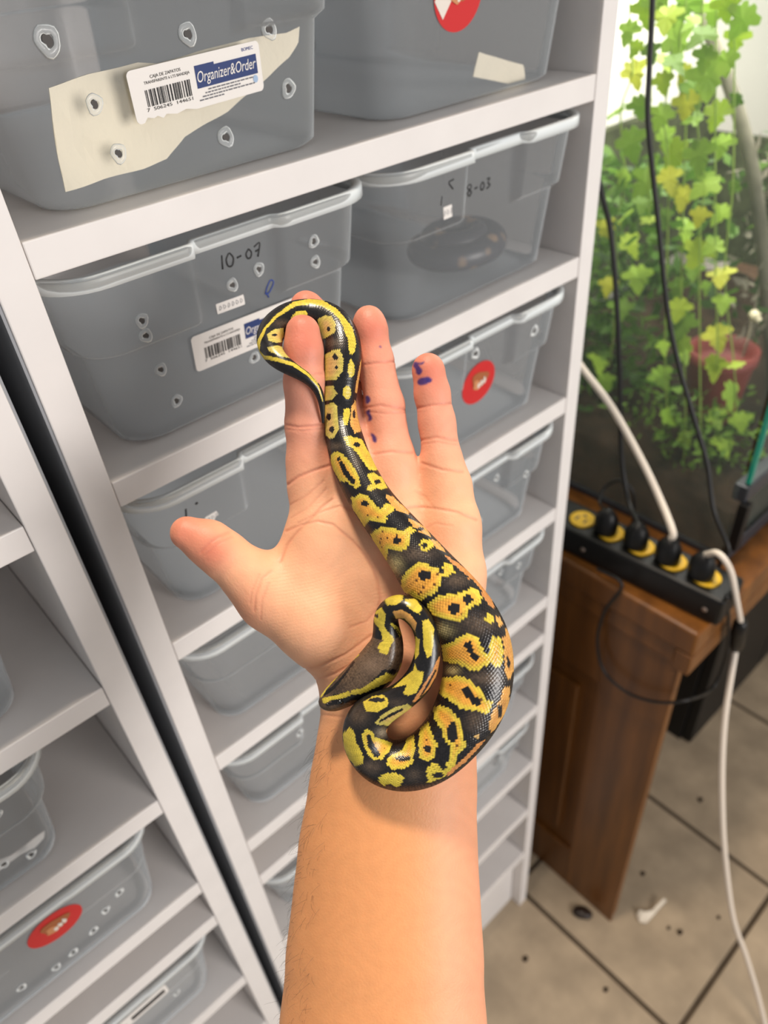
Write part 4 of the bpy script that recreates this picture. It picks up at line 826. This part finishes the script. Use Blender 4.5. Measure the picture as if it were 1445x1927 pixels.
# pattern, decided once per scale
row = np.clip(np.searchsorted(tau, cv.ravel()), 0, len(ss) - 1).reshape(cv.shape); cth = cu / (2 * NC) * 2 * math.pi
key = (ia.astype(np.int64) + 5000) * 20000 + (ib.astype(np.int64) + 10000)
uk, first, inv = np.unique(key.ravel(), return_index=True, return_inverse=True); inv = inv.reshape(-1)
r0 = row.ravel()[first]; t0 = cth.ravel()[first]
nrm = np.cos(t0)[:, None] * Nn[r0] + np.sin(t0)[:, None] * Bn[r0]
cp = SPt[r0] + SR[r0][:, None] * (np.cos(t0)[:, None] * 0.9 * Nn[r0] + np.sin(t0)[:, None] * Bn[r0])
cpx = PCX + F * cp[:, 0] / cp[:, 2]; cpy = PCY + F * cp[:, 1] / cp[:, 2]; ck = SK[r0]
vis = (nrm * (-cp / np.linalg.norm(cp, axis=1)[:, None])).sum(1) > -0.02
BLK = L_(24, 22, 24); LEM = L_(212, 190, 68); ORG = L_(228, 164, 68); TAN = L_(206, 168, 104); BRN = L_(90, 76, 64); COP = L_(204, 138, 76); PAL = L_(198, 182, 128)
sc = np.tile(BLK, (len(uk), 1)) * (1 + 0.25 * rng.standard_normal(len(uk)))[:, None].clip(.4, 1.8)
def inside(pts):
    x, y = cpx, cpy; r = np.zeros(len(x), bool); n = len(pts)
    for i in range(n):
        (x0, y0), (x1, y1) = pts[i], pts[(i + 1) % n]
        c = ((y0 > y) != (y1 > y)) & (x < (x1 - x0) * (y - y0) / (y1 - y0 + 1e-9) + x0); r ^= c
    return r
def conv(z, pts):
    ox, oy, s = {'a': (460, 540, 3.284), 'b': (580, 880, 3.4405), 'c': (580, 1090, 3.4405), 'h': (580, 1180, 6.568)}[z]
    return [(ox + p[0] / s, oy + p[1] / s) + tuple(q / s for q in p[2:]) for p in pts]
def rngm(lo_, hi_): return vis & (ck >= idx_of(*lo_) - .5) & (ck <= idx_of(*hi_) + .5)
def blotch(z, pts, lo_, hi_, style='y'):
    p = conv(z, pts); m = inside(p) & rngm(lo_, hi_)
    d = dist_poly(cpx, cpy, p + p[:1]); w = np.clip((d - 4.0) / 9, 0, 1)
    inner = {'y': LEM * 0.97, 'g': ORG, 't': TAN, 'o': COP}[style]; rim = {'y': LEM, 'g': LEM, 't': L_(198, 182, 92), 'o': L_(216, 160, 84)}[style]
    c = rim + (inner - rim) * w[:, None]; c = c * (1 + 0.07 * rng.standard_normal(len(uk)))[:, None]
    spk = (rng.random(len(uk)) < 0.035) & (w > .5) & (style in 'go'); c[spk] = L_(96, 60, 30)
    sc[m] = c[m]
def ribbon(z, pts, lo_, hi_, style='y'):
    p = conv(z, pts); m = np.zeros(len(uk), bool)
    for q0, q1 in zip(p[:-1], p[1:]):
        dx, dy = q1[0] - q0[0], q1[1] - q0[1]; t = np.clip(((cpx - q0[0]) * dx + (cpy - q0[1]) * dy) / (dx * dx + dy * dy + 1e-9), 0, 1)
        m |= np.hypot(cpx - q0[0] - t * dx, cpy - q0[1] - t * dy) < (q0[2] + (q1[2] - q0[2]) * t) / 2
    m &= rngm(lo_, hi_); col_ = {'y': LEM, 'k': BLK, 't': TAN, 'o': COP, 'd': L_(150, 132, 52)}[style]
    sc[m] = (col_ * (1 + 0.08 * rng.standard_normal(len(uk)))[:, None])[m]
def spot(z, x, y, rx, ry, lo_, hi_):
    (X, Y), s = conv(z, [(x, y)])[0], {'a': 3.284, 'b': 3.4405, 'c': 3.4405, 'h': 6.568}[z]
    m = (((cpx - X) / (rx / s)) ** 2 + ((cpy - Y) / (ry / s)) ** 2 < 1) & rngm(lo_, hi_); sc[m] = (BLK * 1.3)[None, :]
def smear(z, x, y, rx, ry, lo_, hi_, colr_=None, k=0.85):
    (X, Y), s = conv(z, [(x, y)])[0], {'a': 3.284, 'b': 3.4405, 'c': 3.4405, 'h': 6.568}[z]
    g = np.exp(-(((cpx - X) / (rx / s)) ** 2 + ((cpy - Y) / (ry / s)) ** 2)) * rngm(lo_, hi_) * k; g = np.clip(g * (1 + .2 * rng.standard_normal(len(uk))), 0, 1)
    sc[:] = sc + ((BRN if colr_ is None else colr_) - sc) * g[:, None]
# hidden side: pale belly and simple flank bars
hid = ~vis; bar = np.sin(ck * 2.6) + 0.5 * np.sin(t0 * 5 + ck); m = hid & (bar > .55); sc[m] = COP; m = hid & (np.abs(np.cos(t0) + 1) < .38); sc[m] = L_(216, 206, 182)
TA, TE = (608, 796), (622, 604); U0, U1 = (586, 592), (751, 1008); B0, B1 = (650, 832), (895, 1297); W0, W1 = (846, 1130), (716, 1333); N0, N1 = (694, 1352), (727, 1184); H0, H1 = (727, 1156), (599.5, 1325)
smear('a', 560, 350, 60, 26, U0, U1); smear('a', 560, 990, 50, 22, U0, U1); smear('a', 690, 1090, 30, 70, U0, U1, None, .6); smear('a', 230, 225, 45, 22, TA, TE)
smear('b', 560, 630, 48, 55, B0, B1, PAL); smear('b', 690, 560, 120, 45, B0, B1); smear('b', 960, 735, 70, 40, B0, B1); smear('b', 870, 1055, 60, 40, B0, B1, PAL); smear('b', 1090, 1010, 110, 60, B0, B1); smear('b', 450, 100, 60, 60, B0, B1, None, .4)
smear('c', 1150, 640, 110, 45, W0, W1); smear('c', 940, 590, 40, 25, W0, W1, PAL, .7); smear('c', 1080, 920, 60, 60, W0, W1); smear('c', 400, 1215, 60, 40, W0, W1); smear('c', 680, 1270, 50, 40, W0, W1, None, .6); smear('c', 330, 880, 60, 60, W0, N1, None, .8)
smear('c', 580, 800, 60, 30, N0, N1, None, .5); smear('c', 480, 990, 40, 30, W0, W1, L_(150, 136, 116))
ribbon('a', [(482, 700, 8), (455, 612, 12), (390, 540, 16), (300, 478, 22), (200, 448, 24), (115, 432, 24), (80, 395, 24), (92, 330, 22), (130, 255, 16), (200, 180, 18), (310, 105, 30), (400, 92, 34), (480, 100, 34), (560, 150, 34), (610, 205, 34), (645, 270, 52), (665, 340, 46), (665, 400, 38)], TA, (645, 676))
blotch('a', [(140, 290), (190, 262), (240, 255), (250, 340), (200, 345), (150, 335)], TA, TE, 't'); blotch('a', [(140, 372), (200, 362), (235, 370), (290, 440), (230, 430), (150, 395)], TA, TE, 't'); ribbon('a', [(320, 465, 14), (400, 525, 12), (450, 590, 8)], TA, TE, 't'); spot('a', 185, 297, 18, 8, TA, TE); spot('a', 240, 325, 8, 14, TA, TE)
blotch('a', [(455, 200), (500, 178), (540, 185), (567, 230), (560, 290), (520, 310), (470, 335), (460, 260)], U0, U1, 't'); spot('a', 522, 262, 12, 16, U0, U1)
blotch('a', [(285, 190), (320, 152), (380, 148), (395, 170), (320, 185), (290, 215)], TA, TE, 'y')
blotch('a', [(488, 430), (540, 400), (590, 395), (608, 440), (605, 530), (560, 582), (500, 582), (484, 520)], U0, U1, 't'); spot('a', 560, 437, 18, 18, U0, U1); spot('a', 567, 500, 10, 12, U0, U1)
def ell(x, y, rx, ry): return [(x + rx * math.cos(q * math.pi / 8), y + ry * math.sin(q * math.pi / 8)) for q in range(16)]
blotch('a', ell(658, 510, 22, 54), U0, U1); blotch('a', [(490, 618), (545, 612), (572, 660), (540, 702), (492, 712)], U0, U1, 't'); blotch('a', ell(633, 655, 26, 42), U0, U1)
blotch('a', [(490, 740), (545, 720), (572, 740), (574, 800), (582, 880), (565, 922), (540, 945), (490, 910), (485, 830)], U0, U1, 't'); spot('a', 540, 885, 16, 20, U0, U1); spot('a', 520, 805, 14, 22, U0, U1)
blotch('a', [(612, 760), (645, 748), (652, 790), (637, 862), (608, 855)], U0, U1); blotch('a', [(660, 740), (684, 700), (705, 800), (720, 895), (680, 908), (652, 850)], U0, U1, 'o'); spot('a', 676, 790, 9, 26, U0, U1); blotch('a', [(688, 600), (715, 460), (735, 420), (730, 560), (715, 660), (680, 655)], U0, U1, 'o')
blotch('a', [(608, 935), (660, 928), (725, 945), (760, 1010), (800, 1060), (830, 1135), (770, 1135), (730, 1080), (690, 1020), (640, 985)], U0, U1, 'g'); spot('a', 695, 978, 24, 14, U0, U1)
blotch('a', [(535, 1040), (575, 1018), (615, 1043), (670, 1108), (712, 1180), (718, 1232), (690, 1248), (640, 1212), (590, 1200), (560, 1150), (535, 1100)], U0, U1, 'g'); ribbon('a', [(600, 1095, 26), (625, 1150, 34), (672, 1205, 30)], U0, U1, 'k'); spot('a', 585, 1065, 13, 13, U0, U1)
blotch('a', [(755, 1160), (800, 1153), (850, 1180), (885, 1245), (840, 1258), (800, 1232), (768, 1190)], U0, U1, 'g'); spot('a', 825, 1208, 20, 16, U0, U1); blotch('a', ell(785, 1246, 28, 19), U0, U1); blotch('a', [(868, 1288), (920, 1298), (1020, 1410), (960, 1392), (900, 1342)], U0, (780, 1045), 'o')
blotch('b', [(280, 200), (340, 176), (390, 185), (430, 240), (470, 275), (500, 238), (552, 233), (558, 287), (512, 322), (505, 358), (450, 357), (390, 347), (365, 385), (325, 320), (290, 270)], B0, B1, 'g'); spot('b', 370, 237, 24, 20, B0, B1)
blotch('b', [(498, 178), (540, 192), (610, 245), (660, 295), (590, 293), (540, 248)], B0, B1, 'o')
blotch('b', [(405, 430), (470, 383), (540, 393), (610, 413), (660, 383), (703, 410), (662, 440), (642, 532), (590, 538), (520, 528), (510, 606), (455, 540), (425, 480)], B0, B1, 'g'); spot('b', 577, 475, 26, 24, B0, B1)
blotch('b', [(636, 323), (690, 345), (760, 390), (800, 455), (730, 428), (680, 384)], B0, B1, 'o'); spot('b', 727, 402, 22, 13, B0, B1)
blotch('b', ell(765, 505, 46, 38), B0, B1); spot('b', 755, 507, 22, 17, B0, B1); blotch('b', [(786, 466), (835, 478), (895, 550), (838, 534)], B0, B1, 'o')
blotch('b', [(605, 720), (650, 658), (700, 618), (760, 613), (810, 650), (870, 652), (880, 618), (932, 628), (950, 682), (905, 707), (872, 712), (860, 772), (820, 812), (740, 862), (650, 820), (605, 800)], B0, B1, 'g'); spot('b', 757, 697, 46, 30, B0, B1); spot('b', 860, 676, 20, 16, B0, B1)
ribbon('b', [(890, 575, 14), (960, 632, 30), (1030, 690, 34), (1110, 775, 34), (1175, 870, 36), (1190, 900, 22)], B0, B1, 'o'); ribbon('b', [(930, 625, 6), (1060, 735, 10), (1120, 810, 12)], B0, B1, 'k')
blotch('b', [(765, 880), (830, 833), (900, 818), (1000, 813), (1050, 778), (1092, 788), (1128, 850), (1112, 882), (1052, 902), (1027, 962), (982, 1003), (920, 988), (820, 962), (785, 920)], B0, B1, 'g'); spot('b', 945, 912, 36, 38, B0, B1); spot('b', 1034, 855, 32, 32, B0, B1)
blotch('b', [(1138, 985), (1165, 943), (1197, 963), (1198, 1002), (1153, 1008)], B0, B1)
blotch('b', [(1205, 950), (1240, 975), (1300, 1080), (1330, 1180), (1335, 1280), (1310, 1365), (1275, 1352), (1268, 1250), (1262, 1150), (1238, 1050)], B0, B1, 'o'); spot('b', 1262, 1055, 16, 46, B0, B1); spot('b', 1293, 1270, 12, 38, B0, B1)
blotch('c', [(865, 430), (940, 398), (1000, 358), (1060, 348), (1112, 400), (1137, 472), (1170, 492), (1175, 420), (1200, 373), (1247, 388), (1260, 470), (1252, 562), (1215, 578), (1170, 543), (1110, 583), (1060, 593), (980, 553), (878, 533)], W0, W1, 'g'); ribbon('c', [(1035, 425, 50), (1055, 470, 38), (1080, 512, 42)], W0, W1, 'k')
blotch('c', [(862, 640), (960, 628), (1050, 648), (1112, 720), (1152, 780), (1192, 790), (1187, 832), (1150, 883), (1080, 853), (990, 843), (930, 793), (850, 742)], W0, W1, 'g'); ribbon('c', [(1022, 722, 46), (1060, 772, 50), (1100, 808, 34)], W0, W1, 'k')
blotch('c', [(1258, 710), (1305, 705), (1290, 830), (1235, 930), (1180, 1000), (1163, 950), (1180, 890), (1200, 840), (1240, 790)], W0, W1, 'o'); spot('c', 1235, 858, 15, 42, W0, W1)
blotch('c', [(812, 830), (870, 818), (930, 848), (982, 920), (1003, 1000), (1016, 1080), (972, 1132), (942, 1202), (888, 1213), (910, 1150), (920, 1080), (880, 1040), (860, 970), (815, 900)], W0, W1, 'g'); spot('c', 932, 992, 36, 64, W0, W1)
blotch('c', [(725, 965), (775, 925), (800, 1000), (832, 1070), (822, 1152), (760, 1183), (716, 1152), (712, 1050)], W0, W1, 'g'); spot('c', 770, 1100, 24, 26, W0, W1)
blotch('c', [(640, 1030), (682, 1012), (692, 1100), (672, 1192), (620, 1228), (540, 1233), (503, 1200), (508, 1158), (560, 1128), (610, 1108)], W0, W1, 'g'); spot('c', 610, 1162, 52, 17, W0, W1)
blotch('c', [(346, 1000), (380, 967), (412, 978), (432, 1018), (480, 1035), (545, 1062), (525, 1112), (470, 1168), (420, 1163), (378, 1122), (357, 1060)], W0, W1, 'g'); ribbon('c', [(393, 1010, 30), (402, 1065, 40), (440, 1130, 44)], W0, W1, 'k')
blotch('c', [(226, 990), (270, 952), (302, 980), (312, 1050), (352, 1130), (347, 1192), (300, 1204), (258, 1152), (230, 1080)], W0, W1); blotch('c', [(448, 1280), (500, 1252), (570, 1252), (615, 1285), (602, 1333), (520, 1350), (458, 1318)], W0, W1); spot('c', 520, 1337, 32, 13, W0, W1)
blotch('c', [(766, 1220), (810, 1187), (852, 1210), (872, 1238), (930, 1195), (970, 1205), (905, 1265), (830, 1300), (770, 1318), (762, 1280)], W0, W1); spot('c', 838, 1272, 38, 18, W0, W1); ribbon('c', [(900, 1265, 20), (1000, 1180, 26), (1100, 1075, 30), (1130, 1050, 10)], W0, W1, 'o'); ribbon('c', [(1080, 1015, 22), (1100, 1025, 22)], W0, W1, 't')
blotch('c', [(436, 920), (490, 868), (560, 828), (640, 806), (670, 825), (652, 862), (580, 913), (520, 944), (458, 938)], N0, N1, 't'); ribbon('c', [(465, 918, 12), (540, 876, 18), (612, 840, 14)], N0, N1, 'k')
blotch('c', [(356, 795), (420, 757), (480, 747), (526, 775), (512, 822), (450, 863), (390, 852), (370, 830)], (685, 1381), N1); spot('c', 450, 780, 52, 15, (685, 1381), N1)
blotch('c', [(550, 702), (620, 638), (680, 588), (692, 540), (705, 588), (748, 598), (742, 652), (702, 732), (650, 753), (617, 737), (640, 680), (600, 692)], N0, N1); ribbon('c', [(690, 785, 18), (760, 700, 42), (815, 610, 38), (848, 500, 12)], N0, N1, 'o'); ribbon('c', [(725, 760, 8), (770, 690, 14), (825, 585, 10)], N0, N1, 'k')
blotch('c', [(737, 270), (775, 257), (813, 310), (808, 420), (798, 492), (770, 503), (747, 440), (742, 350)], N0, N1); blotch('c', [(695, 368), (722, 388), (717, 482), (692, 520), (690, 440)], N0, N1)
blotch('c', [(626, 130), (690, 123), (738, 190), (717, 222), (670, 203), (637, 172)], N0, N1); blotch('c', [(490, 140), (540, 98), (603, 90), (608, 132), (570, 168), (508, 168)], N0, N1); blotch('c', [(545, 210), (600, 196), (662, 228), (700, 280), (692, 340), (660, 290), (620, 252), (568, 255)], N0, N1, 'o')
blotch('c', [(426, 220), (470, 187), (502, 230), (492, 310), (553, 380), (533, 450), (500, 494), (452, 482), (446, 430), (482, 410), (472, 340), (427, 280)], (748, 1140), (722, 1232)); spot('c', 440, 240, 14, 14, N0, H1); ribbon('c', [(540, 290, 16), (575, 320, 22), (612, 395, 18)], (748, 1140), (722, 1232)); ribbon('c', [(560, 310, 5), (600, 370, 7)], (748, 1140), (722, 1232), 'k')
HH0 = (729, 1206)
hm = rngm(HH0, H1); sc[hm] = (L_(94, 76, 60) * (1 + 0.22 * rng.standard_normal(len(uk)))[:, None])[hm]
blotch('h', [(900, 180), (1040, 110), (1060, 170), (1000, 260), (975, 350), (900, 335), (855, 250)], (727, 1156), (722, 1232))
smear('h', 760, 470, 170, 120, HH0, H1, L_(128, 106, 88), .8); smear('h', 330, 760, 120, 100, HH0, H1, L_(52, 42, 36), .9)
ribbon('h', [(330, 900, 130), (560, 880, 90), (750, 740, 60), (930, 560, 50), (1050, 560, 60)], HH0, H1, 'k'); ribbon('h', [(560, 900, 120), (800, 800, 120), (1000, 720, 90)], HH0, H1, 'k')
ribbon('h', [(190, 830, 50), (300, 760, 40), (420, 620, 30), (560, 440, 26)], HH0, H1, 'k'); ribbon('h', [(150, 850, 44), (220, 760, 22), (330, 640, 16), (440, 505, 18), (540, 420, 12), (620, 345, 16)], HH0, H1)
ribbon('h', [(545, 815, 60), (640, 800, 64), (760, 740, 84), (880, 680, 100), (970, 630, 110), (1060, 640, 80), (1120, 580, 40), (1140, 460, 16)], HH0, H1); ribbon('h', [(200, 910, 70), (270, 885, 46), (360, 870, 54), (440, 850, 60), (480, 835, 60)], HH0, H1)
ribbon('h', [(240, 960, 40), (360, 935, 46), (520, 900, 50)], HH0, H1, 'k'); smear('h', 250, 1040, 200, 45, HH0, H1, L_(92, 74, 58)); smear('h', 400, 1010, 120, 30, HH0, H1, L_(150, 118, 84), .7); smear('h', 130, 930, 40, 60, HH0, H1, L_(70, 52, 40))
vc = sc[inv].reshape(len(ss), NA, 3)
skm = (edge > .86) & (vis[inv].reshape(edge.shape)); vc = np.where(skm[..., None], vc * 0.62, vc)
n_s = len(ss); vid = np.arange(n_s * NA).reshape(n_s, NA); nx = np.roll(vid, -1, 1)
SQ = np.stack([vid[:-1], nx[:-1], nx[1:], vid[1:]], -1).reshape(-1, 4)
SV = cam_to_world(VX.reshape(-1, 3))
# close both ends with a point
e0_, e1_ = len(SV), len(SV) + 1; SV = np.vstack([SV, cam_to_world(SPt[0])[None], cam_to_world(SPt[-1])[None]])
SQ = np.vstack([SQ, np.stack([nx[0, ::2], vid[0, ::2], np.full(NA // 2, e0_), np.roll(vid[0, ::2], -1)], 1)[:, [2, 3, 0, 1]], np.stack([vid[-1, ::2], nx[-1, ::2], np.roll(vid[-1, ::2], -1), np.full(NA // 2, e1_)], 1)])
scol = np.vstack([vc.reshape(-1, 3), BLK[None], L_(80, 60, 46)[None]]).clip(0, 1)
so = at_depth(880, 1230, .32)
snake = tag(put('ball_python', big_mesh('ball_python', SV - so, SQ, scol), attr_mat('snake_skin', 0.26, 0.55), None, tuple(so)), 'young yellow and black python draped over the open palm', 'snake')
def bead(name, z, x, y, dd, r, m, sx=1, sy=1, lb=None):
    (X, Y) = conv(z, [(x, y)])[0]; bm = bmesh.new(); bmesh.ops.create_uvsphere(bm, u_segments=16, v_segments=10, radius=r)
    for v in bm.verts: v.co = Vector(np.array([v.co.x * sx, v.co.y * sy, v.co.z]) @ RC)
    me = bpy.data.meshes.new(name); bm.to_mesh(me); bm.free(); me.polygons.foreach_set('use_smooth', [True] * len(me.polygons))
    o = put(name, me, m, snake, tuple(at_depth(X, Y, dd) - so)); 
    if lb: o['label'] = lb
def surf_depth(z, x, y):
    (X, Y) = conv(z, [(x, y)])[0]; Vf = VX.reshape(-1, 3)[int(n_s * .85) * NA:]; px = PCX + F * Vf[:, 0] / Vf[:, 2]; py = PCY + F * Vf[:, 1] / Vf[:, 2]
    m = np.hypot(px - X, py - Y) < 3; return Vf[m, 2].min() if m.any() else .3185
bead('eye', 'h', 395, 925, surf_depth('h', 395, 925) + 0.0006, 0.0014, MT['eye'], 1.1, .9, 'small glossy black eye in the dark face stripe')
bead('nostril', 'h', 240, 955, surf_depth('h', 240, 955) + 0.0003, 0.0007, MT['eye'], 1.3, .8)
